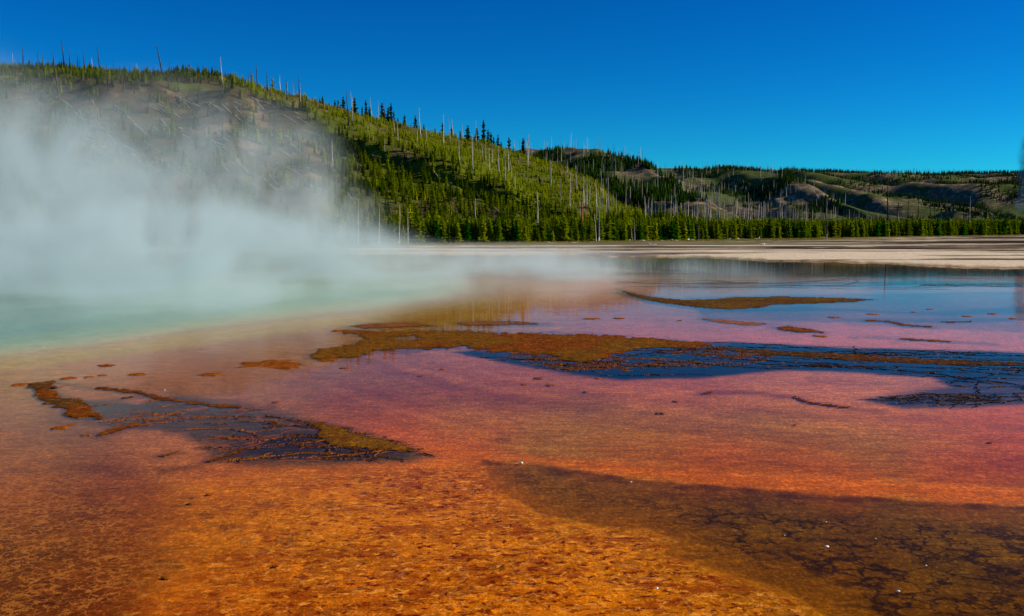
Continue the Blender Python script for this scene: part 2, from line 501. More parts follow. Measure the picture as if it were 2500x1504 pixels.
# slate pool with ridges on the left
SLATE = pts((95,932),(130,918),(180,930),(160,945),(330,955),(420,945),(560,965),(620,985),(700,990),(780,1020),(860,1035),(960,1065),(1050,1098),
            (980,1112),(860,1118),(720,1122),(600,1118),(505,1100),(480,1072),(440,1045),(330,1030),(240,1022),(200,1012),(130,975))
sl = area(SLATE, 30, 2.4, 12, 6)
over(sl, lin(74, 60, 60), 0.92)  # floor colour lightened to stand in for reflected sky
WEB[:, 0] = np.maximum(WEB[:, 0], 0.95 * area(SLATE, 26, 2.4, 18, 10))
over(area(pts((130,925),(260,930),(420,950),(330,968),(200,962),(140,945)), 14, 2.4, 6, 4), lin(186, 110, 88), 0.8)
over(area(pts((560,1045),(760,1040),(980,1080),(1000,1108),(800,1112),(560,1095)), 30, 2.4, 8), lin(44, 36, 44), 0.8)
# dark channel of the near right
CHAN = pts((1160,1104),(1300,1116),(1450,1140),(1650,1162),(1900,1182),(2200,1200),(2467,1218),(2900,1240),(2900,1700),(2120,1700),(2020,1500),(1930,1440),
           (1830,1400),(1700,1360),(1600,1330),(1640,1300),(1560,1268),(1420,1262),(1290,1232),(1200,1180))
ch = area(CHAN, 5, 1.8, 6, 7)
core = poly_sd(CHAN, px, py, 1.8)
M[:, 2] = ch * sstep(15, 130, core + 55 * wob + 25 * wob2)
over(ch, lin(122, 82, 22), 0.3)
over(area(pts((1160,1104),(1450,1140),(1900,1182),(2467,1218),(2467,1232),(1900,1196),(1450,1158),(1170,1116)), 10, 2.4, 4, 3) * sstep(-0.5, 0.5, wob2 + 0.6 * wob), lin(60, 36, 16), 0.6)
over(area(pts((960,1062),(1150,1085),(1450,1108),(1700,1132),(2000,1146),(2467,1176),(2600,1186),(2600,1214),(2300,1204),(1900,1176),(1500,1142),(1200,1104),(1000,1084)), 26, 2.2, 6, 4), lin(186, 84, 12), 0.75)
# near orange mats
ORG = pts((400,1165),(700,1135),(900,1125),(1150,1120),(1300,1245),(1430,1272),(1560,1280),(1620,1305),(1590,1335),(1700,1370),(1830,1410),(1930,1450),(2050,1560),
          (2100,1900),(100,1900),(260,1500),(330,1380),(400,1280))
og = area(ORG, 60, 1.8, 25, 10)
M[:, 0] = og * (0.14 + 0.86 * sstep(300 * K, 1150 * K, px + (py - 1150) * 0.9))
M[:, 0] *= 1 - ch * 0.85
FIL = pts((-400,1060),(120,1080),(330,1230),(420,1340),(330,1420),(240,1700),(-400,1900))
M[:, 1] = area(FIL, 90, 1.4, 30, 10) * (0.35 + 0.65 * sstep(1050, 1300, py))
pinkfil = area(pts((1900,985),(2467,975),(2600,1040),(2467,1060),(2100,1010)), 20, 2.5, 10, 6)
M[:, 1] = np.maximum(M[:, 1], 0.5 * pinkfil)
M[:, 1] = np.maximum(M[:, 1], 0.4 * area(pts((230,1040),(430,1050),(520,1120),(420,1170),(300,1120)), 40, 2, 12, 8))
M[:, 1] = np.maximum(M[:, 1], 0.3 * area(pts((600,1100),(1000,1098),(1050,1112),(800,1150),(560,1160)), 20, 2, 12, 8))
# dark round blisters in the orange mat
for bx, by, bw in ((781,1212,28),(555,1269,30),(405,1356,36),(460,1197,14),(590,1300,22),(415,1452,26),(1480,1282,20),(1420,1300,22),(870,1150,24),(1190,1365,30),
                   (1210,1060,20),(610,1235,16),(500,1240,22),(640,1210,26),(690,1300,26),(1100,1420,30),(960,1440,24),(820,1450,22)):
    d = np.hypot((px - bx * K) / bw, (py - by * K) / (bw * 0.34)) + 0.35 * wob2
    over(sstep(1.15, 0.75, d) * (0.55 + 0.45 * sstep(0.2, 0.8, d)), lin(92, 52, 12), 0.62)
# the hot pool: basin that deepens from a yellow rim to blue
POOL = pts((-900,930),(-300,900),(0,868),(150,852),(300,832),(450,810),(600,790),(750,772),(900,757),(1000,744),(1080,728),(1140,708),(1160,690),(1150,672),(1110,655),
           (1000,645),(800,638),(400,636),(0,640),(-900,650))
sdp = poly_sd(POOL, px, py, 2.2) + 7 * wob
rim = sstep(-75, -18, sdp) * (1 - sstep(4, 30, sdp))
rim *= 0.2 + 0.8 * sstep(1250, 850, px)
over(rim, lin(190, 156, 84), 0.8)
over(sstep(-45, -25, sdp) * (1 - sstep(-16, -4, sdp)) * sstep(0.0, 0.25, wob2 + 0.15), lin(170, 128, 56), 0.7)
over(sstep(0, 60, sdp), lin(176, 172, 110), 0.9)
over(sstep(30, 140, sdp), lin(128, 168, 126), 0.95)
over(sstep(110, 330, sdp), lin(74, 142, 130), 0.95)
Z = np.where(sdp > 0, -0.045 - 1.6 * sstep(20, 500, sdp), Z)
# far bank: dry sinter with streaks of damp and shallow runnels
shore = np.interp(px, pts((-1500,0),(900,0),(1100,0),(1400,0),(1700,0),(1850,0),(2100,0),(2300,0),(2467,0),(3950,0))[:, 0],
                  np.array([612, 612, 614, 617, 619, 628, 633, 643, 646, 650]) * K)
bank = shore - py + 2.5 * wob
bk = sstep(-1.5, 2.0, bank)
strk = fbm(X * 0.018, Y * 0.16, 5, 51)
strk2 = fbm(X * 0.05, Y * 0.5, 4, 55)
up = sstep(0, 60, bank)
cream = lin(226, 206, 176); grey = lin(130, 112, 92); dark = lin(60, 52, 46)
lightness = 0.55 * sstep(1500, 2200, px) + 0.35 - 1.1 * up + 1.5 * strk + 0.7 * strk2
bankcol = dark + (grey - dark) * sstep(-0.35, 0.15, lightness)[:, None]
bankcol = bankcol + (cream - bankcol) * sstep(0.12, 0.5, lightness)[:, None]
C = C * (1 - bk[:, None]) + bankcol * bk[:, None]
Z = np.where(bank > -2, -0.045 + (0.10 + 0.09 * sstep(-0.25, 0.3, lightness) + 0.05 * strk2) * bk + 0.25 * sstep(25, 70, bank), Z)
grassline = np.interp(px, np.array([-1500, 900, 1500, 2000, 2467, 3900]) * K, np.array([599, 597, 590, 580, 571, 566]) * K)
gr = sstep(-3, 4, grassline - py + 2.5 * wob)
C = C * (1 - gr[:, None]) + (lin(104, 92, 40) * (1 + 0.3 * strk2)[:, None]) * gr[:, None]
wetness = np.clip(1 - bk, 0, 1) * (1 - sstep(-20, 60, sdp))
C[:, 2] *= 1 - (0.72 + 0.2 * og + 0.15 * ch) * wetness
midband = sstep(930, 1010, py) * (1 - og) * (1 - ch) * sstep(700, 1000, px)
C[:, 1] *= 1 - (0.06 - 0.10 * og - 0.13 * midband + 0.06 * ch) * wetness
C *= (1 + (0.14 * og - 0.02 * ch + 0.45 * midband) * wetness)[:, None]
C *= (1 - 0.20 * wetness)[:, None]
# bands that sweep with the runoff, parallel to the lip of the dark channel
flow = pts((-200,800),(300,860),(600,930),(800,985),(1000,1050),(1200,1098),(1500,1135),(1900,1175),(2467,1212),(3000,1240))
fd = np.interp(px, flow[:, 0], flow[:, 1]) - py
fb = fbm(fd / 26 + 0.25 * wob, px / 1500, 4, 301, 0.6)
fz = sstep(-5, 20, fd) * sstep(330, 200, fd) * sstep(500, 900, px) * (1 - blue_m) * (1 - sl) * wetness
C *= (1 + 0.30 * fb * fz)[:, None] * (1 + 0.12 * wetness * (1 - blue_m) * (1 - ch))[:, None]
C[:, 1] *= 1 + 0.10 * fb * fz
C = np.clip(C, 0.002, 0.9)

idx = np.arange(NR * NC).reshape(NR, NC)
Fg = np.stack([idx[:-1, :-1], idx[:-1, 1:], idx[1:, 1:], idx[1:, :-1]], -1).reshape(-1, 4)
wm = make_mesh('water', [(-420, 2.0, 0), (420, 2.0, 0), (420, 235, 0), (-420, 235, 0)], [(0, 1, 2, 3)], M_WATER)
link('water', wm, kind='structure', label='thin sheet of still hot water over the mats', category='water')

# wide land under and beyond the flat
def plain():
    xs = np.linspace(-5200, 5200, 60); ys = np.concatenate([np.linspace(-400, 120, 8), np.linspace(160, 1200, 60), np.linspace(1260, 6500, 30)])
    A, B = np.meshgrid(xs, ys)
    z = np.where(B < 150, -2.6, 0.16 + 0.05 * perlin(A / 40, B / 40))
    z = z + sstep(600, 3000, B) * 4
    i = np.arange(A.size).reshape(A.shape)
    F = np.stack([i[:-1, :-1], i[:-1, 1:], i[1:, 1:], i[1:, :-1]], -1).reshape(-1, 4)
    return make_mesh('valley_floor', np.stack([A.ravel(), B.ravel(), z.ravel()], 1), F, M_VALLEY, True)
link('valley_floor', plain(), kind='structure', label='grassy valley floor behind the thermal flat', category='ground')

# ------------------------------------------------------------------ mat islands: crusts that stand out of the water
def region_mesh(name, mask, z, col):
    mk = mask.reshape(NR, NC) > 0
    v4 = mask.reshape(NR, NC).clip(-1, 1)
    f = (v4[:-1, :-1] + v4[:-1, 1:] + v4[1:, 1:] + v4[1:, :-1]) > 0
    F = np.stack([idx[:-1, :-1], idx[:-1, 1:], idx[1:, 1:], idx[1:, :-1]], -1)[f]
    if len(F) == 0: return None
    u, inv = np.unique(F.ravel(), return_inverse=True)
    Q = inv.reshape(-1, 4); lb = np.arange(len(u))
    while True:                                 # connected pieces; the largest is the mat
        old = lb.copy()
        np.minimum.at(lb, Q, lb[Q].min(1)[:, None]); lb = lb[lb]
        if (lb == old).all(): break
    ids, cnt = np.unique(lb[Q[:, 0]], return_counts=True)
    F = F[lb[Q[:, 0]] == ids[np.argmax(cnt)]]
    u, inv = np.unique(F.ravel(), return_inverse=True)
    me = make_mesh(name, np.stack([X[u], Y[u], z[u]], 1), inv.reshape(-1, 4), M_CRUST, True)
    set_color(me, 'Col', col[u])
    return me

rid = np.abs(fbm(X * 0.75, Y * 0.42, 4, 61)); rid2 = np.abs(fbm(X * 1.5, Y * 0.7, 4, 67))
hgt = fbm(X * 1.3, Y * 1.3, 4, 81); hgt2 = fbm(X * 5.0, Y * 4.0, 3, 83)
rust, olive, tanc = lin(132, 62, 4), lin(124, 78, 6), lin(140, 104, 58)

def crust(label, P, height, ky=3.0, amp=8, amp2=5, tend=None, tw=0.05, cols_=(rust, olive), wmix=None, holes=None, line=None, group=None):
    sd = (poly_sd(P, px, py, ky) if line is None else line - line_sd(P, px, py, ky)) + amp * wob + 1.8 * amp2 * wob2 + 0.7 * amp2 * wob3
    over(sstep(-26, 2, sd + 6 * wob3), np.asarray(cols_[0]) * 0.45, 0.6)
    val = sd / 10.0
    if holes is not None:
        for H in holes: val = np.minimum(val, -(poly_sd(H, px, py, ky) + 5 * wob) / 10.0)
    if False:
        near = poly_sd(tend, px, py, ky) + 10 * wob
        t1 = (tw * sstep(-20, 60, near) - rid) * 22 + np.minimum(0, near / 12)
        t2 = (tw * 0.7 * sstep(-20, 60, near) - rid2) * 22 + np.minimum(0, near / 12)
        val = np.maximum(val, np.maximum(t1, t2) * 0.7)
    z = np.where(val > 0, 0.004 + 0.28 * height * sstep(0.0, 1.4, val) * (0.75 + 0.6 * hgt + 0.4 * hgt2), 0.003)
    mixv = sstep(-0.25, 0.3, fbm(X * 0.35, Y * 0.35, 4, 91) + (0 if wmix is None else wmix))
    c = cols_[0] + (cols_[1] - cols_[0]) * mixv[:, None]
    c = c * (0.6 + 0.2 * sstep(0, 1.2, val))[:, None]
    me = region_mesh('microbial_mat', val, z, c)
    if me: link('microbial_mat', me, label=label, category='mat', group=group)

crust('large olive brown mat island with ragged edges in the deep blue water',
      pts((735,858),(765,846),(800,838),(860,828),(885,818),(870,808),(822,803),(818,797),(850,796),(900,799),(1000,797),(1100,798),(1200,803),(1400,803),(1560,815),(1660,823),(1740,828),
          (1690,834),(1560,838),(1490,850),(1460,862),(1400,872),(1370,866),(1320,856),(1180,846),(1120,836),(1050,840),(970,848),(900,846),(860,858),(800,866),(745,864)),
      0.055, 3.2, 10, 12, pts((1100,836),(1760,824),(2000,850),(1960,890),(1700,908),(1480,912),(1300,890),(1180,868)), 0.028, (rust, olive),
      wmix=0.5 * sstep(1300, 900, px), holes=[pts((935,812),(1000,808),(1020,816),(960,822),(930,819)), pts((900,848),(960,840),(1040,838),(960,851),(890,858))])
crust('long thin dark crust stretched through the blue band towards the picture edge',
      pts((1700,836),(1950,848),(2200,862),(2467,874),(2600,880),(2600,884),(2350,880),(2050,868),(1800,850)), 0.03, 5, 6, 8,
      pts((1800,840),(2467,850),(2600,900),(2300,898),(1950,880)), 0.03, (lin(92, 50, 18), lin(70, 48, 22)))
crust('dark crust line along the lower edge of the blue band',
      pts((1950,878),(2150,886),(2300,900),(2600,906)), 0.03, 4, 3, 4, pts((1880,880),(2100,876),(2467,900),(2500,908),(2150,900)), 0.03, (lin(60, 36, 18), lin(50, 36, 18)), line=6)
crust('brown crescent mat island with a pale bead edge among lilac water',
      pts((1488,696),(1530,708),(1570,715),(1640,722),(1700,722),(1780,716),(1880,714),(2000,717),(2110,721),(2060,727),(1960,731),(1860,734),(1830,742),(1760,746),(1680,740),(1590,729),(1530,716)),
      0.10, 4.0, 3, 3, None, 0, (lin(92, 58, 16), lin(104, 74, 22)))
crust('curved brown ridge mat closing the slate pool on its outer end',
      pts((80,925),(120,915),(150,917),(120,926),(125,940),(160,958),(200,968),(215,985),(260,998),(215,1012),(180,1005),(150,985),(110,970),(82,945)),
      0.05, 2.6, 7, 16, pts((90,930),(300,940),(330,1000),(220,1030),(120,985)), 0.035, (rust, lin(110, 72, 26)))
crust('thin rust coloured ridge along the upper side of the slate pool',
      pts((190,930),(240,936),(330,944),(390,960),(480,972),(600,983),(650,978)), 0.035, 2.6, 4, 5, pts((380,950),(600,968),(760,1010),(600,1000),(420,978)), 0.03, (rust, lin(140, 76, 24)), line=7)
crust('branching brown ridges that cross the slate pool',
      pts((210,970),(330,955)), 0.022, 2.6, 2, 3, pts((200,965),(420,955),(600,985),(760,1015),(920,1060),(980,1085),(860,1110),(640,1112),(500,1095),(470,1065),(300,1025)), 0.028,
      (lin(112, 58, 18), lin(96, 62, 24)), line=2)
crust('orange brown mat tongue at the pointed end of the slate pool',
      pts((735,1015),(790,1022),(850,1042),(930,1060),(990,1078),(1000,1088),(930,1086),(860,1078),(800,1070),(765,1055),(775,1038)), 0.045, 2.4, 9, 8,
      pts((700,1010),(800,1015),(960,1060),(1060,1098),(900,1112),(720,1085)), 0.035, (lin(126, 74, 14), lin(140, 90, 20)))
crust('rusty mat streak below the slate pool',
      pts((236,1050),(270,1038),(330,1022)), 0.03, 2.4, 4, 4, None, 0, (rust, lin(150, 80, 16)), line=7)
crust('thin branched twig of mat above the orange shelf',
      pts((390,1130),(440,1126),(500,1112),(545,1098),(590,1080)), 0.02, 2.4, 3, 3, None, 0, (lin(120, 70, 16), rust), line=3.5)
crust('short orange thread of mat on the pink shelf',
      pts((384,1098),(410,1094),(430,1086)), 0.02, 2.4, 2, 2, None, 0, (lin(150, 84, 20), rust), line=3.5)
crust('pinkish brown mat strip beyond the large olive island',
      pts((840,786),(900,779),(980,778),(1050,784),(960,788),(880,791)), 0.03, 3.2, 3, 3, None, 0, (lin(140, 84, 52), lin(150, 84, 40)))
crust('tan mat strip with orange edge beyond the large olive island',
      pts((1095,778),(1150,774),(1230,774),(1320,780),(1240,782),(1140,784)), 0.03, 3.2, 3, 4, pts((1095,775),(1500,790),(1300,792)), 0.02, (lin(150, 92, 40), lin(140, 84, 50)))
crust('pink streaked mat shoal tapering through lilac water',
      pts((1685,768),(1740,770),(1800,776),(1860,780),(1800,784),(1750,779)), 0.03, 4, 4, 4, None, 0, (lin(168, 100, 72), lin(150, 92, 50)))
crust('ragged brown shoal behind the pink streak',
      pts((1860,788),(1900,786),(1945,792),(1985,801),(1940,800),(1890,796)), 0.03, 4, 5, 5, None, 0, (lin(130, 80, 40), rust))
crust('forked brown mat line far out in the lilac water',
      pts((2090,772),(2140,774),(2180,783),(2240,787)), 0.03, 4, 2, 2, None, 0, (rust, lin(140, 84, 44)), line=6)
crust('straight brown mat line running towards the picture edge in lilac water',
      pts((2095,772),(2200,774),(2300,776),(2390,772),(2430,770)), 0.025, 4, 2, 3, None, 0, (rust, lin(120, 70, 40)), line=4)
crust('scattered tan mat line near the right margin of the pink water',
      pts((2055,811),(2130,813),(2200,818),(2300,823),(2390,828)), 0.025, 4, 4, 6, None, 0, (lin(160, 104, 50), rust), line=4)
crust('jagged red brown mat thread on the pink shelf below the blue band',
      pts((1690,948),(1720,944),(1785,944)), 0.02, 3, 2, 2, None, 0, (lin(140, 56, 18), rust), line=4)
crust('long wavy red brown mat thread crossing the pink shelf',
      pts((1810,944),(1880,953),(1910,955),(1950,970),(2010,978),(2120,989)), 0.02, 3, 2, 2, None, 0, (lin(140, 56, 18), rust), line=4)
crust('black branching mat thread inside the mauve wedge',
      pts((2110,964),(2180,970),(2250,966),(2330,962),(2390,966)), 0.012, 4, 5, 5, None, 0, (lin(60, 44, 30), lin(70, 44, 24)), line=5)
crust('thin dark mat line far out below the cyan reflection',
      pts((1700,692),(1900,690),(2100,688),(2300,686),(2467,682)), 0.02, 6, 3, 4, None, 0, (lin(80, 60, 54), lin(90, 62, 50)), line=4)

C = np.clip(C, 0.002, 0.9)
me = make_mesh('flat', np.stack([X, Y, Z], 1), Fg, M_FLAT, True)
set_color(me, 'Col', C); set_color(me, 'Mask', M); set_color(me, 'Web', WEB)
link('ground', me, kind='structure', label='orange, red and brown microbial flat with a pale far bank', category='ground')

# low ridges of mat that net the still water: too many and too thin to pick apart
def ridge_net(name, label, P, n, length, width, height, heading, wander, col, keep=0.0, seed=0):
    r = np.random.default_rng(seed)
    lo, hi = P.min(0), P.max(0)
    Vs, Fs, Cs, off = [], [], [], 0
    starts = []
    while len(starts) < n:
        c = r.uniform(lo, hi, (400, 2))
        c = c[poly_sd(P, c[:, 0], c[:, 1], 3.0) > keep]
        starts += list(c)
    for k in range(n):
        gx, gy = ground(starts[k][0], starts[k][1])
        p = np.array([float(gx), float(gy)])
        h0 = heading + r.normal(0, 0.35) + (math.pi if r.random() < 0.5 else 0)
        step = 0.012 * length
        path = [p.copy()]
        drift = r.normal(0, 0.012)
        for q in range(int(r.uniform(25, 110))):
            h0 += r.normal(drift, 0.06)
            a = h0 + r.normal(0, wander * 2.6)
            p = p + step * r.uniform(0.5, 1.6) * np.array([math.cos(a), math.sin(a)])
            if q % 4 == 0:
                u, v = proj(p[0], p[1], 0.0)
                if poly_sd(P, np.array([u]), np.array([v]), 3.0)[0] < -4: break
            path.append(p.copy())
        if len(path) < 4: continue
        path = np.array(path); m_ = len(path)
        t = np.gradient(path, axis=0); t /= np.linalg.norm(t, axis=1)[:, None] + 1e-9
        nv = np.stack([-t[:, 1], t[:, 0]], 1)
        env = np.sin(np.linspace(0.15, math.pi - 0.15, m_)) ** 0.5 * np.clip(0.85 + 0.5 * perlin(np.arange(m_) * 0.21, np.full(m_, k * 3.3), seed) + r.uniform(-0.25, 0.25, m_), 0, 1.8)
        wv = width * env * r.uniform(0.5, 1.4); hv = height * env
        V = np.zeros((m_, 3, 3))
        V[:, 0, :2] = path - nv * wv[:, None]; V[:, 1, :2] = path; V[:, 2, :2] = path + nv * wv[:, None]
        V[:, 0, 2] = V[:, 2, 2] = -0.004; V[:, 1, 2] = hv - 0.0035
        i = np.arange(m_ - 1) * 3
        F = np.concatenate([np.stack([i, i + 3, i + 4, i + 1], 1), np.stack([i + 1, i + 4, i + 5, i + 2], 1)]) + off
        Vs.append(V.reshape(-1, 3)); Fs.append(F); off += m_ * 3
        Cs.append(np.tile(np.asarray(col) * r.uniform(0.6, 1.2), (m_ * 3, 1)))
    me = make_mesh(name, np.concatenate(Vs), np.concatenate(Fs), M_CRUST, False)
    set_color(me, 'Col', np.concatenate(Cs))
    link(name, me, label=label, category='mat ridges', kind='stuff')
ridge_net('slate_ridges', 'net of thin brown ridges across the slate pool', SLATE, 52, 2.6, 0.020, 0.014, 0.35, 0.24, lin(132, 70, 20), 6, 1)
ridge_net('tongue_ridges', 'dense dark ridges fringing the orange brown tongue', pts((640,1000),(780,1015),(960,1060),(1050,1096),(930,1106),(760,1090),(640,1060)), 40, 1.8, 0.022, 0.014, -0.5, 0.3, lin(104, 56, 14), 0, 2)
ridge_net('blue_band_ridges', 'thin dark ridges netting the deep blue band', BLUE, 70, 7.0, 0.030, 0.015, 0.0, 0.22, lin(34, 18, 8), 10, 3)
ridge_net('island_fringe_ridges', 'broken brown ridges below the large olive island', pts((1080,842),(1300,850),(1480,862),(1700,832),(1900,850),(1800,880),(1560,890),(1400,898),(1260,876)), 70, 3.5, 0.045, 0.018, 0.0, 0.3, lin(112, 60, 14), 0, 4)
ridge_net('far_ridges', 'dark broken lines in the far shallows', pts((1450,640),(1900,655),(2300,660),(2480,690),(2100,700),(1500,690)), 40, 16.0, 0.08, 0.016, 0.0, 0.10, lin(80, 52, 36), 0, 5)
ridge_net('wedge_ridges', 'black twig like ridges in the mauve wedge', pts((2110,958),(2250,948),(2400,950),(2420,972),(2250,976),(2140,972)), 30, 3.0, 0.025, 0.013, 0.2, 0.25, lin(50, 36, 24), 0, 6)

# lumps of mat that stand singly in the shallow water
def lump_mesh(seed, stretch=1.0):
    r = np.random.default_rng(seed)
    na, nrg = 18, 5
    V, F = [], []
    a0 = np.linspace(0, 2 * np.pi, na, endpoint=False)
    edge = 1 + 0.75 * np.array([perlin(1.7 * math.cos(a) + 3.7 * seed, 1.7 * math.sin(a) + seed) for a in a0]) + r.uniform(-0.16, 0.16, na)
    for k in range(nrg):
        t = (k + 1) / nrg
        for j, a in enumerate(a0):
            rr = t * edge[j]
            zz = (1 - t ** 3) * (0.8 + 0.5 * perlin(rr * math.cos(a) * 2.5, rr * math.sin(a) * 2.5, seed)) - (0.5 if k == nrg - 1 else 0)
            V.append((rr * math.cos(a), rr * math.sin(a), zz))
    V.append((0, 0, 0.9))
    for k in range(nrg - 1):
        for j in range(na):
            j2 = (j + 1) % na
            F.append((k * na + j, (k + 1) * na + j, (k + 1) * na + j2)); F.append((k * na + j, (k + 1) * na + j2, k * na + j2))
    for j in range(na): F.append((len(V) - 1, j, (j + 1) % na))
    me = make_mesh('mat_lump', V, F, M_CRUST, True)
    cc = np.tile(lin(150, 76, 12), (len(V), 1)) * r.uniform(0.75, 1.15)
    set_color(me, 'Col', cc)
    return me
LM = [lump_mesh(s) for s in range(6)]
LUMPS = [
 (655,876,58,'broad flat rusty mat islet left of the large olive island'), (690,886,26,'rusty islet lobe beside the broad flat islet'),
 (608,877,26,'narrow rusty islet tip beside the broad flat islet'),
 (148,1030,20,'smooth orange brown lump by the outer end of the slate pool'), (173,1023,8,'small brown lump behind the smooth orange one'),
 (207,1048,11,'little orange lump below the curved ridge mat'), (332,902,17,'rusty islet in the tan shallows near the pool rim'),
 (508,902,26,'long low rusty islet in the tan shallows'), (255,881,17,'thin pale brown islet on the yellow pool rim'),
 (50,926,18,'low ragged islet near the left margin'), (165,911,14,'first lump in the arc behind the curved ridge'),
 (215,908,10,'second lump in the arc behind the curved ridge'), (247,904,9,'third lump in the arc behind the curved ridge'),
 (790,868,24,'rust islet just below the pointed tip of the large olive island'), (830,887,10,'lone lump below the rust islet in pink water'),
 (1068,889,7,None),(1012,906,5,None),(1325,928,9,None),(1263,926,6,None),(1410,944,6,None),(1627,967,7,None),
 (1592,995,12,'twin knobbed lump on the mauve shelf'), (665,968,8,None),(1917,1023,5,None),(2385,1066,7,None),
 (1425,768,19,'flat brown islet in lilac water under the steam'), (1492,767,12,'smaller flat brown islet in lilac water'),
 (1637,772,6,None),(814,797,15,'narrow rust sliver off the tip of the large olive island'),
 (1977,810,14,'tan knob at the end of the ragged brown shoal'),(1297,911,9,None),(1440,911,7,None),(400,1391,11,'wet glinting red lump low on the orange mat'),
 (665,1363,8,'small wet lump on the orange mat'),(460,1212,7,None),(505,1190,7,None),(2240,745,8,None),(2200,752,7,None),(2330,762,9,None),(2100,757,12,None),
 (2390,756,10,None),(2010,765,14,None),(2440,768,9,None),(1880,790,6,None),(930,1052,5,None),(770,1046,5,None),
]
for i, (lx, ly, lw, lab) in enumerate(LUMPS):
    gx, gy = ground(lx * K, ly * K)
    r = lw * K * gy / FPX
    o = link('mat_lump', LM[i % 6], loc=(float(gx), float(gy), 0.0), category='mat lump')
    depth = 1.6 if ly < 960 else 1.1
    o.scale = (r * 1.15, r * depth * 0.8, min(0.022, 0.13 * r) + 0.005)
    o['label'] = lab or 'small solitary rusty lump poking from the shallow pink water'
    o['group'] = 'rusty lumps in the shallow water'
    o.rotation_euler.z = 0.15 * (i % 5) - 0.3
# pale pebbles
def pebble(seed):
    r = np.random.default_rng(seed); V = []; F = []
    for k in range(4):
        t = math.pi * (k + 0.5) / 4
        for j in range(8):
            a = j * math.pi / 4
            q = 1 + r.uniform(-0.2, 0.2)
            V.append((math.sin(t) * math.cos(a) * q, math.sin(t) * math.sin(a) * q, math.cos(t) * 0.6 * q))
    for k in range(3):
        for j in range(8):
            j2 = (j + 1) % 8
            F.append((k * 8 + j, (k + 1) * 8 + j, (k + 1) * 8 + j2, k * 8 + j2))
    F.append((0, 1, 2, 3)); F.append((0, 3, 4, 5)); F.append((0, 5, 6, 7)); F += [(27, 26, 25, 24), (29, 28, 27, 24), (31, 30, 29, 24)]
    return make_mesh('pale_pebble', V, F, M_PEBBLE, True)
PB = [pebble(s) for s in range(3)]
for i, (bx, by, bw, lab) in enumerate(((1991,1319,6,'largest pale pebble in the dark cracked channel'), (2231,1365,3.5,'small pale pebble beyond the crack bend in the dark channel'),
    (2164,1427,5,'white pebble low in the dark channel'), (1583,1420,5,'white chip with dark stain on the orange mat'), (1256,1117,6,'pale chip on the upper lip of the dark channel'),
    (1520,1163,3,'tiny pale chip along the channel lip, beside another'), (1890,1292,2.5,'tiny pale chip among the black cracks'), (397,941,3,'tiny white chip on the thin rust ridge'),
    (2110,1300,2.5,'speck of white sinter above the largest pebble'), (1990,1260,2.5,'speck of white sinter near the channel middle'))):
    gx, gy = ground(bx * K, by * K)
    r = bw * K * gy / FPX
    o = link('pale_pebble', PB[i % 3], loc=(float(gx), float(gy), 0.012), label=lab, category='pebble', group='pale pebbles on the mats')
    o.scale = (r, r * 0.8, r * 0.7); o.rotation_euler.z = i * 1.3

# ------------------------------------------------------------------ hills
def loft(columns, lines, ny, nx, disp, seed, calm=None, fold=None):
    """Surface through lines of (picture y, distance) given at shared picture columns; the first line is the foot."""
    cx = np.linspace(columns[0], columns[-1], nx)
    L = []
    for ln in lines:
        yy = np.interp(cx, columns, [p[0] for p in ln]); dd = np.interp(cx, columns, [p[1] for p in ln])
        ksz = max(3, nx // 40) | 1
        ker = np.hanning(ksz + 2)[1:-1]; ker /= ker.sum()
        pad = ksz // 2
        yy = np.convolve(np.pad(yy, pad, 'edge'), ker, 'valid'); dd = np.convolve(np.pad(dd, pad, 'edge'), ker, 'valid')
        x, y, z = at(cx, yy, dd)
        L.append(np.stack([x, y, z], -1))
    L = np.array(L)                                  # lines, nx, 3
    n = len(L); t = np.linspace(0, n - 1, ny)
    i = np.clip(t.astype(int), 0, n - 2); f = t - i
    P0, P1, P2, P3 = L[np.clip(i - 1, 0, n - 1)], L[i], L[i + 1], L[np.clip(i + 2, 0, n - 1)]
    f = f[:, None, None]
    # monotone-ish catmull with low tension
    m1, m2 = (P2 - P0) * 0.32, (P3 - P1) * 0.32
    S = (2 * f**3 - 3 * f**2 + 1) * P1 + (f**3 - 2 * f**2 + f) * m1 + (-2 * f**3 + 3 * f**2) * P2 + (f**3 - f**2) * m2
    x, y, z = S[..., 0], S[..., 1], S[..., 2]
    w = sstep(0, 0.6, t)[:, None] * np.ones_like(x)
    if calm is not None: w = w * (1 - 0.9 * sstep(calm - 1.2, calm - 0.1, t))[:, None]
    for amp, sc_ in disp:
        z = z + w * amp * fbm(x / sc_, y / sc_, 3, seed)
    if fold:
        A_, L_, dx_ = fold
        u = (x + dx_ * y + 0.35 * L_ * fbm(x / L_ / 1.3, y / L_ / 1.3, 2, seed + 5)) / L_
        fu = u - np.floor(u)
        saw = np.where(fu < 0.3, sstep(0, 0.3, fu), 1 - sstep(0.3, 1.0, fu))
        z = z + w * A_ * (saw - 0.5) * (0.7 + 0.6 * perlin(np.floor(u) * 3.7, 0 * u + 0.5, seed))
    return np.stack([x, y, z], -1), cx, t

def grid_mesh(name, S, mat):
    ny, nx = S.shape[:2]
    i = np.arange(ny * nx).reshape(ny, nx)
    F = np.stack([i[:-1, :-1], i[:-1, 1:], i[1:, 1:], i[1:, :-1]], -1).reshape(-1, 4)
    return make_mesh(name, S.reshape(-1, 3), F, mat, True)

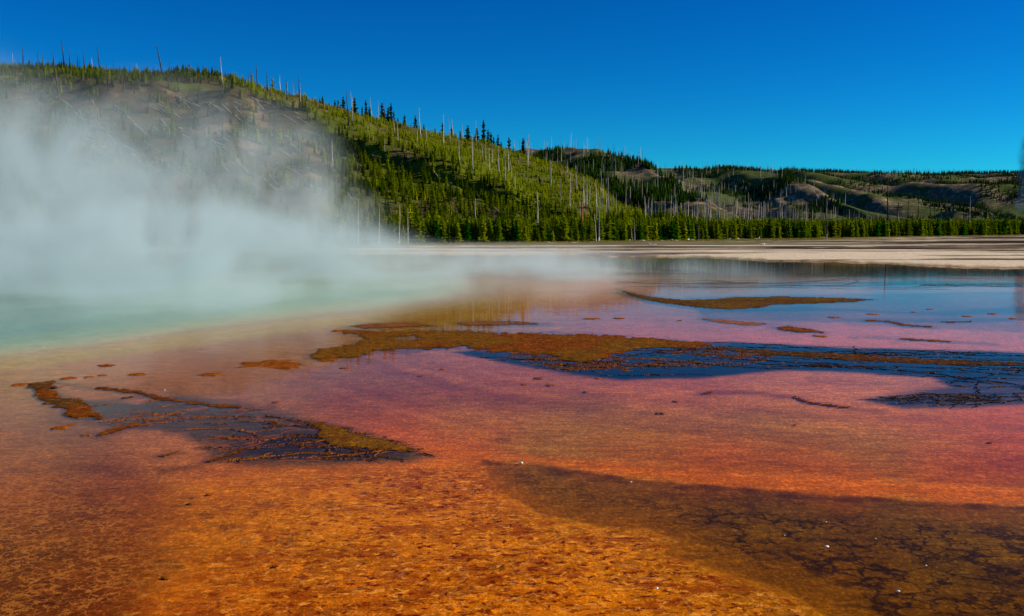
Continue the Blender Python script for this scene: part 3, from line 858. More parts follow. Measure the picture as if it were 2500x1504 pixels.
cA = np.array([-900, -300, 0, 200, 400, 560, 640, 740, 860, 1000, 1140, 1260, 1340, 1430, 1500, 1570, 1680]) * K
lA = [
 [(605,165),(603,165),(601,165),(600,165),(599,165),(597,168),(596,170),(595,172),(593,176),(590,182),(586,188),(582,195),(579,200),(574,208),(570,214),(566,222),(560,235)],
 [(480,215),(480,215),(480,215),(478,215),(476,215),(478,218),(486,220),(492,222),(500,226),(505,232),(512,238),(524,244),(532,248),(540,252),(545,255),(548,258),(552,262)],
 [(330,285),(325,285),(320,285),(318,285),(322,290),(326,296),(334,300),(350,300),(388,292),(428,284),(464,276),(493,270),(512,266),(530,264),(538,268),(544,272),(550,276)],
 [(215,330),(208,330),(200,330),(198,330),(200,328),(214,326),(238,324),(272,318),(318,308),(368,298),(420,288),(462,280),(492,274),(518,270),(532,276),(540,284),(549,290)],
 [(176,385),(170,385),(166,385),(172,385),(182,382),(204,378),(226,384),(248,392),(280,402),(314,412),(345,420),(372,424),(402,410),(446,380),(500,345),(534,325),(548,320)],
 [(230,520),(225,520),(220,520),(225,520),(235,520),(255,520),(275,525),(300,530),(330,540),(360,550),(390,555),(415,555),(440,540),(475,500),(515,450),(540,400),(549,370)],
]
lA = [[(p * K, d) for p, d in ln] for ln in lA]
SA_, cxA, tA = loft(cA, lA, 200, 330, ((2.6, 38), (1.5, 13)), 101)
BARE = pts((-400,215),(120,200),(320,195),(540,195),(640,235),(760,300),(800,380),(780,470),(850,560),(850,620),(-400,640))
hill_me = grid_mesh('hill', SA_, M_HILL)
_q = proj(SA_[..., 0].ravel(), SA_[..., 1].ravel(), SA_[..., 2].ravel())
set_color(hill_me, 'Bare', np.repeat(sstep(-30, 30, poly_sd(BARE, _q[0], _q[1], 1.0) + 40 * fbm(SA_[..., 0].ravel() / 20, SA_[..., 1].ravel() / 20, 3, 261))[:, None], 3, 1))
link('hill', hill_me, kind='structure', label='near burnt hillside rising behind the steaming pool', category='hill')

cB = np.array([1150, 1260, 1340, 1440, 1500, 1560, 1620, 1680, 1740, 1820, 1900]) * K
lB = [
 [(560,640),(556,620),(553,600),(550,570),(548,545),(546,520),(545,495),(544,475),(543,455),(543,450),(543,450)],
 [(470,670),(470,650),(470,630),(470,600),(482,575),(494,550),(506,522),(518,496),(530,470),(538,462),(541,460)],
 [(395,730),(390,720),(394,700),(408,670),(424,640),(444,606),(468,568),(494,530),(518,494),(535,475),(540,470)],
 [(372,780),(366,770),(364,750),(376,725),(386,695),(404,655),(436,606),(474,556),(508,512),(532,490),(540,480)],
 [(420,900),(415,900),(415,880),(420,860),(430,830),(445,790),(465,740),(490,680),(520,620),(538,580),(541,560)],
]
lB = [[(p * K, d) for p, d in ln] for ln in lB]
SB_, cxB, tB = loft(cB, lB, 90, 150, ((6, 70), (2.5, 25)), 131)
link('hill', grid_mesh('hill', SB_, M_HILL_FAR), kind='structure', label='second wooded spur behind the near hillside', category='hill')

cC = np.array([1400, 1500, 1570, 1650, 1750, 1830, 1890, 1950, 2010, 2080, 2200, 2320, 2467, 2700]) * K
lC = [
 [(548,1000),(546,980),(545,960),(544,940),(544,910),(543,890),(543,870),(543,850),(543,830),(543,815),(543,820),(543,830),(543,830),(543,830)],
 [(500,1060),(495,1040),(485,1010),(480,990),(488,960),(490,950),(494,925),(506,895),(520,865),(530,835),(538,830),(540,840),(540,840),(540,840)],
 [(445,1130),(440,1130),(432,1120),(428,1110),(434,1090),(438,1070),(450,1030),(472,980),(502,915),(520,865),(536,845),(539,850),(539,850),(539,850)],
 [(412,1200),(406,1200),(404,1200),(405,1200),(409,1190),(412,1160),(422,1100),(444,1030),(482,950),(508,890),(530,860),(538,860),(538,860),(538,860)],
 [(440,1500),(440,1500),(440,1500),(440,1500),(445,1480),(450,1440),(460,1380),(475,1300),(500,1150),(520,1050),(534,960),(539,940),(539,940),(539,940)],
]
lC = [[(p * K, d) for p, d in ln] for ln in lC]
SC_, cxC, tC = loft(cC, lC, 80, 160, ((8, 110), (5, 40)), 151, 3.0, (26, 150, 0.5))
link('hill', grid_mesh('hill', SC_, M_HILL_FAR), kind='structure', label='middle distance ridge with a sunlit spur', category='hill')

cD = np.array([1700, 1850, 1950, 2050, 2150, 2250, 2350, 2467, 2600, 3000, 3600]) * K
lD = [
 [(542,1400),(542,1400),(541,1400),(541,1400),(541,1400),(541,1400),(541,1400),(541,1400),(541,1400),(541,1400),(541,1400)],
 [(505,1600),(500,1600),(500,1560),(496,1600),(500,1660),(494,1600),(486,1560),(496,1640),(500,1600),(500,1600),(500,1600)],
 [(462,1850),(458,1850),(456,1800),(456,1900),(460,1980),(462,1900),(458,1820),(450,1860),(456,1850),(456,1850),(456,1850)],
 [(432,2100),(430,2100),(430,2080),(432,2150),(436,2200),(434,2150),(434,2150),(430,2150),(430,2150),(430,2150),(430,2150)],
 [(413,2500),(413,2500),(414,2500),(416,2500),(417,2500),(418,2500),(418,2500),(418,2500),(418,2500),(420,2500),(422,2500)],
 [(425,3000),(425,3000),(425,3000),(426,3000),(426,3000),(426,3000),(426,3000),(426,3000),(426,3000),(426,3000),(426,3000)],
]
lD = [[(p * K, d) for p, d in ln] for ln in lD]
SD_, cxD, tD = loft(cD, lD, 110, 220, ((8, 210), (6, 80)), 171, 4.0, (52, 330, 0.55))
link('hill', grid_mesh('hill', SD_, M_HILL_FAR), kind='structure', label='far plateau scarp under the horizon', category='hill')

# ------------------------------------------------------------------ trees
def tree_geo(seed, H=1.0, R=0.26, whorls=9, per=6, start=0.08, narrow=1.0, ragged=0.25, droop=0.15, fins=True):
    """Crown of a conifer, height H: whorls of bent sprays. Returns V, F(tris), shade."""
    r = np.random.default_rng(seed)
    V, F, Sh = [], [], []
    for k in range(whorls):
        t = start + (0.97 - start) * (k + r.uniform(-0.5, 0.5)) / (whorls - 1 + 1e-6)
        t = min(max(t, start), 0.985)
        rad = R * ((1 - t) ** narrow) * (1 + ragged * r.uniform(-1, 1)) + 0.012 * H
        if t < start + 0.12: rad *= 0.82
        n = max(3, int(per * (0.6 + 0.6 * (1 - t))))
        a0 = r.uniform(0, 6.28)
        for j in range(n):
            a = a0 + 6.283 * j / n + r.uniform(-0.3, 0.3)
            q = rad * (1 + ragged * r.uniform(-1.1, 0.9))
            lift = H * (0.05 * t - droop * q) + r.uniform(-0.035, 0.04) * H
            ca, sa = math.cos(a), math.sin(a)
            wv = 0.42 * q + 0.012 * H
            b = len(V)
            z0 = t * H
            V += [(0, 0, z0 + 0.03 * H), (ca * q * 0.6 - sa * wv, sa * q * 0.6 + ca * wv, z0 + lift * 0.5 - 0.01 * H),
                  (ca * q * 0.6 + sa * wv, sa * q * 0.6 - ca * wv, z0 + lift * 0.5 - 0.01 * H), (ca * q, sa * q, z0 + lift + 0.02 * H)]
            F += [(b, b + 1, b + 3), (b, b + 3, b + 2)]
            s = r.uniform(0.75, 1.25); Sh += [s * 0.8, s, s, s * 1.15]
            if fins:
                b = len(V)
                V += [(0, 0, z0 + 0.045 * H), (ca * q * 0.95, sa * q * 0.95, z0 + lift + 0.05 * H), (ca * q * 0.5, sa * q * 0.5, z0 + lift * 0.5 - 0.055 * H)]
                F += [(b, b + 1, b + 2)]; Sh += [s * 0.8, s * 1.1, s * 0.8]
    b = len(V)
    for j in range(5):
        a = 1.2566 * j; q = 0.5 * R * (1 + 0.3 * r.uniform(-1, 1))
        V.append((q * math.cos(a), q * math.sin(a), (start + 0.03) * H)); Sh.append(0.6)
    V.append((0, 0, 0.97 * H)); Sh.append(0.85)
    F += [(b + j, b + (j + 1) % 5, b + 5) for j in range(5)]
    b = len(V)
    V += [(0.012 * H, 0, 0.93 * H), (-0.012 * H, 0.012 * H, 0.93 * H), (0, -0.012 * H, 0.93 * H), (0, 0, 1.0 * H)]
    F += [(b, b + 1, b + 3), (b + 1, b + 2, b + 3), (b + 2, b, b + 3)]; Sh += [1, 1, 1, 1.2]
    return np.array(V, float), np.array(F, int), np.array(Sh)

def taper(path, radii, sides=5):
    V, F = [], []
    for (x, y, z), r in zip(path, radii):
        for j in range(sides):
            a = 6.283 * j / sides
            V.append((x + r * math.cos(a), y + r * math.sin(a), z))
    for k in range(len(path) - 1):
        for j in range(sides):
            j2 = (j + 1) % sides
            F.append((k * sides + j, k * sides + j2, (k + 1) * sides + j2)); F.append((k * sides + j, (k + 1) * sides + j2, (k + 1) * sides + j))
    return np.array(V, float), np.array(F, int)

GREEN, YEL, DEEP = lin(76, 108, 4), lin(160, 168, 4), lin(38, 66, 22)

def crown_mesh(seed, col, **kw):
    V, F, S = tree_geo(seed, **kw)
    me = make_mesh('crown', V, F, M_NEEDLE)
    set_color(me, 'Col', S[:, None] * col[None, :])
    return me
def trunk_mesh(h=0.9, r=0.018, mat=M_BARK):
    V, F = taper([(0, 0, -0.05), (0.004, 0, h * 0.4), (0, 0.003, h)], [r * 1.2, r * 0.8, r * 0.15])
    return make_mesh('trunk', V, F, mat)

TRUNK = trunk_mesh()
YOUNG = [crown_mesh(200 + k, (GREEN * (1 - f) + YEL * f), R=0.23 + 0.03 * (k % 3), whorls=17, per=9, start=0.05, narrow=0.7, ragged=0.4) for k, f in enumerate((0.25, 0.55, 0.1, 0.85, 0.4, -0.2))]
MATURE = [crown_mesh(300 + k, DEEP, R=0.13 + 0.02 * (k % 3), whorls=14, per=6, start=0.16 + 0.05 * (k % 2), narrow=0.55, ragged=0.5, droop=0.35) for k in range(6)]
PALE_TREE = [crown_mesh(340 + k, lin(128, 136, 96), R=0.13, whorls=10, per=5, start=0.2, narrow=0.5, ragged=0.6, droop=0.3) for k in range(2)]

def place_tree(name, crown, x, y, z, h, w, label, cat, group, rz, lean=0.0):
    e = bpy.data.objects.new(name, None); COL.objects.link(e)
    e.empty_display_size = 0.2
    e.location = (x, y, z); e.rotation_euler = (0, lean, rz); e.scale = (h * w, h * w, h)
    e['label'] = label; e['category'] = cat; e['group'] = group
    link('trunk', TRUNK, parent=e); link('crown', crown, parent=e)
    return e

# belt of young pines along the flat: the front trees singly, the crowd behind as one wood
def belt_y(pxv):
    gp = np.interp(pxv, np.array([-900, 0, 900, 1200, 1500, 1800, 2050, 2467, 3400]) * K, np.array([594, 594, 592, 588, 584, 579, 575, 568, 563.5]) * K)
    return ground(pxv, gp)[1]

front = []
tries = 0
while len(front) < 300 and tries < 20000:
    tries += 1
    p = random.uniform(760, 2580) * 1.0
    row = random.random()
    d = float(belt_y(p)) + 0.4 + row * 5.5
    x = (p - IW / 2) / FPX * d
    if any(abs(x - q[0]) < 0.55 and abs(d - q[1]) < 1.3 for q in front): continue
    front.append((x, d, p))
for i, (x, d, p) in enumerate(sorted(front, key=lambda q: q[1])):
    big = 0.5 + 0.5 * min(1, max(0, (p - 900) / 900))
    h = 1.5 + 3.1 * random.random() ** 0.8 + 0.8 * big * random.random()
    place_tree('young_pine', YOUNG[random.choice((0, 1, 2, 3, 4, 5)) if p < 1800 else random.choice((0, 2, 4, 5, 5))], x, d, 0.15, h, random.uniform(0.62, 1.0),
               ('young green pine at the steamy end of the belt along the flat' if p < 1150 else 'young green pine in the belt before the green slope and the orange brown pole' if p < 1650 else 'young green pine in the belt below the wooded spur and ridge' if p < 2050 else 'young dark pine in the shaded belt below the far plateau'), 'pine tree', 'young pines fronting the flat', random.uniform(0, 6.28))

def scatter(name, label, P, H, W, colr, protos, kind='stuff', mat=M_NEEDLE, lean=None):
    """Many small trees as one wood."""
    VV, FF, CC = [], [], []
    off = 0
    which = rng.integers(0, len(protos), len(P)); rot = rng.uniform(0, 6.283, len(P))
    for k, (V, F, S) in enumerate(protos):
        s = which == k
        if not s.any(): continue
        p, h, w, c, r = P[s], H[s], W[s], colr[s], rot[s]
        n, nv = len(p), len(V)
        ca, sa = np.cos(r)[:, None], np.sin(r)[:, None]
        x = (V[None, :, 0] * ca - V[None, :, 1] * sa) * (h * w)[:, None] + p[:, 0:1]
        y = (V[None, :, 0] * sa + V[None, :, 1] * ca) * (h * w)[:, None] + p[:, 1:2]
        z = V[None, :, 2] * h[:, None] + p[:, 2:3]
        if lean is not None:
            x = x + V[None, :, 2] * (h * lean[s])[:, None]
        VV.append(np.stack([x, y, z], -1).reshape(-1, 3))
        FF.append((F[None] + (np.arange(n) * nv)[:, None, None]).reshape(-1, 3) + off)
        CC.append((S[None, :, None] * c[:, None, :]).reshape(-1, 3))
        off += n * nv
    me = make_mesh(name, np.concatenate(VV), np.concatenate(FF), mat)
    set_color(me, 'Col', np.concatenate(CC))
    return link(name, me, label=label, category='forest', kind=kind)

LOW = [tree_geo(400 + k, R=0.23, whorls=9, per=5, start=0.03, narrow=0.7, ragged=0.4, fins=False) for k in range(5)]
TINY = [tree_geo(420 + k, R=0.24, whorls=4, per=4, start=0.05, narrow=0.9, ragged=0.3, fins=False) for k in range(4)]

def blend(f, a, b): return a[None, :] * (1 - f[:, None]) + b[None, :] * f[:, None]

# crowd behind the front of the belt
n = 5200
p_ = rng.uniform(600, 2700, n)
dep = 2.0 + 68 * rng.random(n) ** 1.6
d_ = belt_y(p_) + dep
x_ = (p_ - IW / 2) / FPX * d_
keep = ~((p_ < 1500) & (dep > 14))
p_, d_, x_, dep = p_[keep], d_[keep], x_[keep], dep[keep]
h_ = rng.uniform(2.4, 5.0, len(p_)) + 0.012 * dep * rng.random(len(p_))
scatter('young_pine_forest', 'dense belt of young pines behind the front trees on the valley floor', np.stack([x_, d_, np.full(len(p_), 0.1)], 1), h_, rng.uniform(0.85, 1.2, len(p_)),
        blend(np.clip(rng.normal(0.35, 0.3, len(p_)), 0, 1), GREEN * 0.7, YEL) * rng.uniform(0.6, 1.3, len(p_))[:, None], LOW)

def on_loft(S, cx, t, n, vmin, vmax):
    """Random points spread evenly over the visible part of a lofted hillside."""
    ny, nx = S.shape[:2]
    j0, j1 = int(vmin / t[-1] * (ny - 1)), int(vmax / t[-1] * (ny - 1))
    e1 = S[j0:j1, 1:] - S[j0:j1, :-1]; e2 = S[j0 + 1:j1 + 1, :-1] - S[j0:j1, :-1]
    A = np.linalg.norm(np.cross(e1, e2), axis=-1).ravel(); A /= A.sum()
    c = rng.choice(len(A), n, p=A)
    j, i = c // (nx - 1) + j0, c % (nx - 1)
    a, b = rng.random(n)[:, None], rng.random(n)[:, None]
    P = S[j, i] * (1 - a) * (1 - b) + S[j, i + 1] * a * (1 - b) + S[j + 1, i] * (1 - a) * b + S[j + 1, i + 1] * a * b
    return P, (j + b[:, 0]) / (ny - 1) * t[-1]

P, tv = on_loft(SA_, cxA, tA, 31000, 0.0, 4.25)
qx, qy = proj(P[:, 0], P[:, 1], P[:, 2])
inview = (qx > -250) & (qx < 1760)
P, tv, qx, qy = P[inview], tv[inview], qx[inview], qy[inview]
dens = np.full(len(P), 0.95)
leftbare = sstep(20, -20, poly_sd(pts((-400,215),(120,200),(320,195),(540,195),(640,235),(760,300),(800,380),(780,470),(850,560),(850,620),(-400,640)), qx, qy, 1) * -1)
patch = fbm(P[:, 0] / 16, P[:, 1] / 22, 3, 211)
dens = dens * (1 - leftbare) + leftbare * (0.10 + 0.50 * sstep(0.0, 0.4, patch))
for Q in (pts((1000,395),(1080,400),(1120,440),(1090,470),(1040,440)), pts((860,372),(960,375),(1000,395),(900,392)), pts((1150,500),(1280,530),(1200,545)),
          pts((840,470),(960,485),(1100,500),(980,505),(850,500)), pts((1200,330),(1280,345),(1240,355))):
    dens *= 1 - 0.88 * sstep(-15, 15, poly_sd(Q, qx, qy, 1.0) + 18 * patch)
dens *= np.where((leftbare < 0.5) & (patch < -0.35), 0.35, 1.0)
dens *= np.where((qx < 460) & (tv > 3.3), 1.6, 1.0)
kp = rng.random(len(P)) < dens * 0.85
P, tv, qx, qy = P[kp], tv[kp], qx[kp], qy[kp]
h = (rng.uniform(1.3, 2.9, len(P)) + 2.0 * rng.random(len(P)) ** 3) * (1 - 0.25 * sstep(2.7, 3.2, tv) * sstep(500, 700, qx)) * (1.0 - 0.2 * (tv > 3))
tone = np.clip(0.22 + 0.60 * sstep(2.6, 3.3, tv) * (qx > 600) + rng.normal(0, 0.22, len(P)) + 0.5 * patch[kp], 0, 1)  # sunlit upper slope painted yellower, pines below its shadow line darker
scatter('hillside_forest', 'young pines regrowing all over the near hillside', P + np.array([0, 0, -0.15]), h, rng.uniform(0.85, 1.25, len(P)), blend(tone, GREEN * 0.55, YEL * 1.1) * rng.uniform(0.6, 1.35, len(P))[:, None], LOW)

def far_trees(name, label, S, cx, t, n, vmin, vmax, hmin, hmax, thr, sc1, seed, ca, cb):
    P, tv = on_loft(S, cx, t, n, vmin, vmax)
    qx, qy = proj(P[:, 0], P[:, 1], P[:, 2])
    k = (qx > 1200) & (qx < 2620) & (fbm(P[:, 0] / sc1, P[:, 1] / sc1, 4, seed) > thr - 0.9 * sstep(t[-2] - 0.16, t[-2] - 0.02, tv))
    P = P[k]
    f = np.clip(rng.normal(0.4, 0.3, len(P)), 0, 1)
    scatter(name, label, P, rng.uniform(hmin, hmax, len(P)), rng.uniform(0.9, 1.4, len(P)), blend(f, ca, cb), TINY)
far_trees('spur_forest', 'regrowth of small conifers on the second spur', SB_, cxB, tB, 7500, 0.0, 3.2, 2.5, 5.5, 0.0, 60, 221, DEEP, GREEN)
far_trees('ridge_forest', 'dark patches of conifers on the middle ridge', SC_, cxC, tC, 9000, 0.0, 3.1, 3, 6.0, 0.16, 90, 231, DEEP, GREEN * 0.8)
far_trees('plateau_forest', 'dark conifers in patches and a fringe along the far plateau', SD_, cxD, tD, 30000, 0.2, 4.1, 5, 10, 0.05, 150, 241, DEEP, DEEP * 1.3)

# living conifers on the skyline of the near hill: picture column, top and height in pixels
SKY_A = [(433,75,150),(485,120,160),(523,85,170),(545,80,170),(583,65,185),(662,90,200),(717,145,215),(745,105,220),(770,150,225),(860,120,250),(878,165,250),(903,160,260),(925,125,260),(945,180,265),
         (973,215,270),(1022,190,285),(1100,200,300),(1160,260,315),(1240,290,330),(1295,260,345),(1360,295,365),(1420,320,375),(1475,280,380),(1537,300,390),(1588,250,405),
         (1620,300,400),(1640,320,410),(1660,350,415),(1690,330,425),(1715,370,430),(1770,345,455),(1870,375,490),(2010,455,490)]
SKY_A = [(640 + a / 2.937, 200 + b / 2.937, 200 + c / 2.937) for a, b, c in SKY_A]
SKY_B = [(1190,230,290),(1265,215,300),(1325,210,320),(1412,265,325),(1440,245,325),(1648,310,385),(1690,325,405),(1762,320,430),(1900,335,430)]
SKY_B = [(a / 2.854, 80 + b / 2.854, 80 + c / 2.854) for a, b, c in SKY_B]

crest_j = int(4.0 / tA[-1] * (SA_.shape[0] - 1))
def on_crest(pxv, back=0):
    """Point of the near hill's crest line seen at a picture column."""
    L_ = SA_[crest_j + back]
    q = proj(L_[:, 0], L_[:, 1], L_[:, 2])[0]
    return [float(np.interp(pxv, q, L_[:, k])) for k in range(3)]
def hill_hit(pxv, pyv):
    """Point of the near hillside seen at a picture place (column, then nearest row from the front)."""
    q, r = proj(SA_[..., 0], SA_[..., 1], SA_[..., 2])
    sub = slice(0, crest_j + 1)
    dd = (q[sub] - pxv) ** 2 + (r[sub] - pyv) ** 2
    k = np.unravel_index(np.argmin(dd), dd.shape)
    s = SA_[sub][k]
    return float(s[0]), float(s[1]), float(s[2])
names = {24: 'tallest dark conifer on the right shoulder of the near ridge', 4: 'tall dark conifer above the highest cluster on the sloping ridge', 0: 'lone dark bushy conifer where the green ridge begins',
         30: 'broad dark conifer last but one down the sloping ridge', 31: 'ragged dark conifer at the lower end of the ridge row', 15: 'slim lone conifer in the gap of the ridge row',
         16: 'full dark conifer beside a tall bare snag on the ridge', 9: 'leaning dark conifer beside bare snags mid ridge'}
for i, (cx_, top, base) in enumerate(SKY_A):
    x, y, z = on_crest(cx_)
    hh = (base - top + 6) / FPX * y
    place_tree('ridge_conifer', MATURE[i % 6], x, y, z - 0.4, hh, random.uniform(0.9, 1.3), names.get(i, 'dark mature conifer in the row on the sloping ridge'), 'conifer',
               'dark conifers on the near ridge', random.uniform(0, 6.28))
for i, (cx_, top, base) in enumerate(SKY_B):
    x, y, z = on_crest(cx_)
    place_tree('ridge_conifer', PALE_TREE[i % 2], x, y, z - 0.4, (base - top + 6) / FPX * y, 1.1, 'pale thin crowned conifer on the burnt hilltop behind the steam', 'conifer',
               'pale conifers on the hilltop', random.uniform(0, 6.28))

# standing dead trunks
def snag_mesh(seed, r, mat, branches=6, bleach=False):
    g = np.random.default_rng(seed)
    bend = g.uniform(-0.02, 0.02, 2)
    path = [(0, 0, -0.03), (bend[0] * 0.4, bend[1] * 0.3, 0.3), (bend[0], bend[1], 0.65), (bend[0] * 0.6, bend[1] * 1.4, 1.0)]
    V, F = taper(path, [r * 1.25, r, r * 0.7, r * 0.25], 5)
    V, F = [V], [F]; off = len(V[0])
    for k in range(branches):
        t = g.uniform(0.3, 0.95); a = g.uniform(0, 6.28); ln = g.uniform(0.02, 0.07) * (1.2 - t * 0.6)
        bx, by = np.interp(t, [0, .3, .65, 1], [p[0] for p in path]), np.interp(t, [0, .3, .65, 1], [p[1] for p in path])
        v, f = taper([(bx, by, t), (bx + ln * math.cos(a), by + ln * math.sin(a), t + g.uniform(-0.03, 0.02))], [r * 0.3, r * 0.1], 3)
        V.append(v); F.append(f + off); off += len(v)
    return make_mesh('dead_trunk', np.concatenate(V), np.concatenate(F), mat)
SNAG = [snag_mesh(500 + k, 0.0125 + 0.002 * (k % 3), M_SNAG, 5 + 2 * (k % 3)) for k in range(8)]
SNAG_D = [snag_mesh(540 + k, 0.0115 + 0.002 * (k % 3), M_SNAG_DARK, 5 + 3 * (k % 3)) for k in range(6)]
def sock():
    V, F = taper([(0, 0, -0.02), (0, 0, 0.05), (0.001, 0, 0.11)], [0.022, 0.0175, 0.0155], 6)
    return make_mesh('bleached_foot', V, F, M_BLEACH)
SOCK = sock()

def snag(x, y, z, h, lean, dark, label, group, i=0, foot=False, wide=1.0):
    o = link('dead_tree', (SNAG_D if dark else SNAG)[i % (6 if dark else 8)], loc=(x, y, z), label=label, category='dead tree', group=group)
    o.scale = (h * wide, h * wide, h); o.rotation_euler = (random.uniform(-0.03, 0.03), lean, random.uniform(0, 0.4))
    if foot:
        link('bleached_foot', SOCK, parent=o)
    return o

# on the hilltop, read one by one (column, top, base, lean)
TOP_S = [(90,115,240,0),(125,160,235,0),(162,115,275,-.03),(232,180,245,-.1),(267,160,265,0),(300,150,235,0),(425,145,470,-.08),(450,90,280,-.08),(487,160,280,-.05),(545,170,270,-.05),(558,195,270,0),
         (588,160,280,0),(645,210,290,0),(697,140,300,-.1),(750,230,400,-.06),(797,195,290,-.05),(865,250,420,0),(910,210,290,-.03),(965,180,280,-.06),(990,180,280,-.06),(1020,190,280,0),(1033,195,280,0),
         (1046,210,280,0),(1072,200,275,0),(1095,200,275,0),(1150,105,340,-.18),(1178,140,275,0),(1225,195,285,-.05),(1486,270,335,-.05),(1513,285,340,0),(1550,185,350,-.03),(1587,290,355,0),(1720,290,400,0),
         (1745,270,420,0),(1808,240,445,-.02),(1870,275,420,0),(1950,310,435,0),(2010,345,500,-.03),(2050,340,450,0),(2085,320,530,-.03),(2098,350,440,0)]
for i, (a, b, c, ln) in enumerate(TOP_S):
    cx_, top, base = a / 2.854, 80 + b / 2.854, 80 + c / 2.854
    if base < 195: x, y, z = on_crest(cx_)
    else: x, y, z = hill_hit(cx_, base)
    hh = (base - top + 4) / FPX * y
    lab = {6: 'long leaning dead trunk crossing the hilltop trees above the steam', 7: 'tallest thin leaning dead trunk on the hilltop', 25: 'strongly leaning tall dead trunk on the hilltop behind the steam',
           30: 'lone straight dead trunk on the bare brow of the hill', 13: 'tall dead trunk leaning away from the brow, before the grey hilltop'}.get(i, 'thin grey dead trunk standing on the burnt hilltop')
    snag(x, y, z, hh, ln, i % 6 != 0 or i == 6, lab, 'dead trunks on the hilltop', i, wide=1.7)
RID_S = [(178,0,120),(190,0,160,),(233,0,100),(262,10,140),(615,70,320),(650,110,300),(665,50,200),(797,95,240),(828,110,250),(878,95,240),(957,260,410),(965,280,415),(1133,190,420),(1120,330,440),(1028,350,440),
         (1180,330,450),(1300,235,440),(1340,260,440),(1386,245,375),(1410,390,600),(1425,420,605),(1500,370,520),(1512,400,630),(1450,270,380),(1560,430,560),(1578,430,560),(1600,440,600),(1620,470,625),
         (1640,440,570),(1658,420,560),(1540,250,400),(1700,470,660),(1735,500,720),(1758,440,640),(1690,520,590),(1800,560,700),(1872,430,500),(1905,390,590),(1912,410,600),(1890,460,510),(1940,440,560),
         (1968,420,520),(2065,560,740),(2105,520,620),(2140,530,660),(2195,560,640),(2190,590,690),(2220,640,800),(2255,580,780),(2285,600,730),(2310,670,870),(2330,690,880),(2360,680,860),(2390,700,900),
         (2415,650,850),(2440,690,880),(2130,690,850),(1820,670,760),(500,410,620),(190,330,520),(265,450,530),(388,420,500),(620,600,640),(870,420,500)]
for i, q in enumerate(RID_S):
    cx_, top, base = 640 + q[0] / 2.937, 200 + q[1] / 2.937, 200 + q[2] / 2.937
    x, y, z = hill_hit(cx_, base)
    hh = (base - top) / FPX * y
    lab = {4: 'pale forked dead trunk rising above the green crest', 19: 'tall straight pale trunk halfway down the green slope', 22: 'leaning pale trunk in the middle of the green slope',
           58: 'isolated pale dead trunk among dark pines near the steam edge', 12: 'very tall bare trunk beside a full conifer on the ridge'}.get(i, 'pale bare trunk standing on the green slope of the near hill')
    snag(x, y, z, hh, random.choice((0, 0, -.03, -.06, .02)), i % 5 == 4, lab, 'bare trunks on the green slope', i, wide=1.35)
# more on the lower right slope and foot
for i in range(60):
    cx_ = random.uniform(1380, 1720); base = random.uniform(495, 545)
    x, y, z = hill_hit(cx_, base)
    snag(x, y, z, random.uniform(26, 62) / FPX * y, random.uniform(-.05, .05), i % 4 == 3, 'pale bare trunk in the thicket at the foot of the near hill', 'bare trunks at the hill foot', i)
# beyond and within the belt (column, top, base, dark, label, bleached foot)
BELT_S = [
 (1462,478,594,0,'tall slim bare trunk with a white foot at the edge of the flat',1), (1455,522,592,0,'shorter leaning bare trunk beside the tall white footed one',1),
 (1549,536,592,0,'low crooked dead tree with white foot on the flat edge',1), (1543,555,592,0,'leaning thin dead stem beside the low crooked dead tree',1),
 (1705,547,590,0,'short bare trunk with white foot before the pine belt',1), (2016,476,585,1,'dark bare trunk with white foot standing before the belt',1),
 (1485,432,555,0,'tall pale trunk within the belt beside the pole',0), (1589,486,552,0,'thick rusty trunk stub behind the belt',0),
 (926,496,605,0,'bare trunk veiled by steam at the pool far side',1), (974,500,600,0,'second bare trunk veiled by steam',1), (996,505,600,0,'third bare trunk veiled by steam, slightly bent',1),
 (875,486,590,0,'faint bare trunk deepest in the steam edge',1), (1164,483,575,0,'lone straight bare trunk in front of the green belt below the bare patch',0),
 (1312,466,561,0,'bare trunk with drooping branch stubs before the dark pines',0),
 (1881,503,560,1,'short dark trunk above the belt',0), (1979,465,567,1,'tall dark trunk at the left of a pair in the belt',0), (1974,494,560,1,'shorter dark trunk of a pair in the belt',0),
 (2166,436,558,1,'tallest dark bare trunk above the right part of the belt',0), (2213,474,545,1,'dark trunk just right of the dark utility pole',0), (2238,478,545,1,None,0), (2265,490,540,1,None,0),
 (2307,478,545,1,'slightly leaning dark trunk right of the plateau middle',0), (2349,476,540,1,'straight dark trunk near a paler one',0), (2363,478,530,0,'pale thick trunk beside a straight dark one',0),
 (1919,487,550,1,None,0), (1961,520,575,0,None,0), (2100,505,550,1,None,0), (2147,500,545,1,None,0), (2120,500,545,1,None,0), (2280,498,540,1,None,0), (2405,510,545,0,None,0), (2455,505,545,1,None,0), (2420,500,540,0,None,0),
 (1640,494,548,0,None,0),(1668,494,552,0,None,0),(1700,490,552,0,None,0),(1725,480,552,0,None,0),(1752,474,552,0,None,0),(1764,486,552,0,None,0),(1790,478,552,0,None,0),(1804,480,552,0,None,0),(1822,470,550,0,None,0),
 (1848,498,550,0,None,0),(1870,500,550,0,None,0),(1838,490,552,1,None,0),(1905,500,552,0,None,0),(1940,495,552,0,None,0),
]
for i, (cx_, top, base, dark, lab, ft) in enumerate(BELT_S):
    d = float(belt_y(cx_)) + (-0.8 if base > 580 else (10 + 3 * (i % 8) if base > 556 else 40 + 8 * (i % 7)))
    x = (cx_ - IW / 2) / FPX * d
    zt = at(cx_, top, d)[2]
    snag(float(x), d, 0.1, float(zt) - 0.1, random.uniform(-.03, .03) if cx_ not in (1455, 1543) else -0.09, dark == 1, lab or 'bare trunk rising out of the pine belt', 'bare trunks in the belt', i, ft == 1,
         wide=1.0 if (float(zt)) > 6 else 1.3)
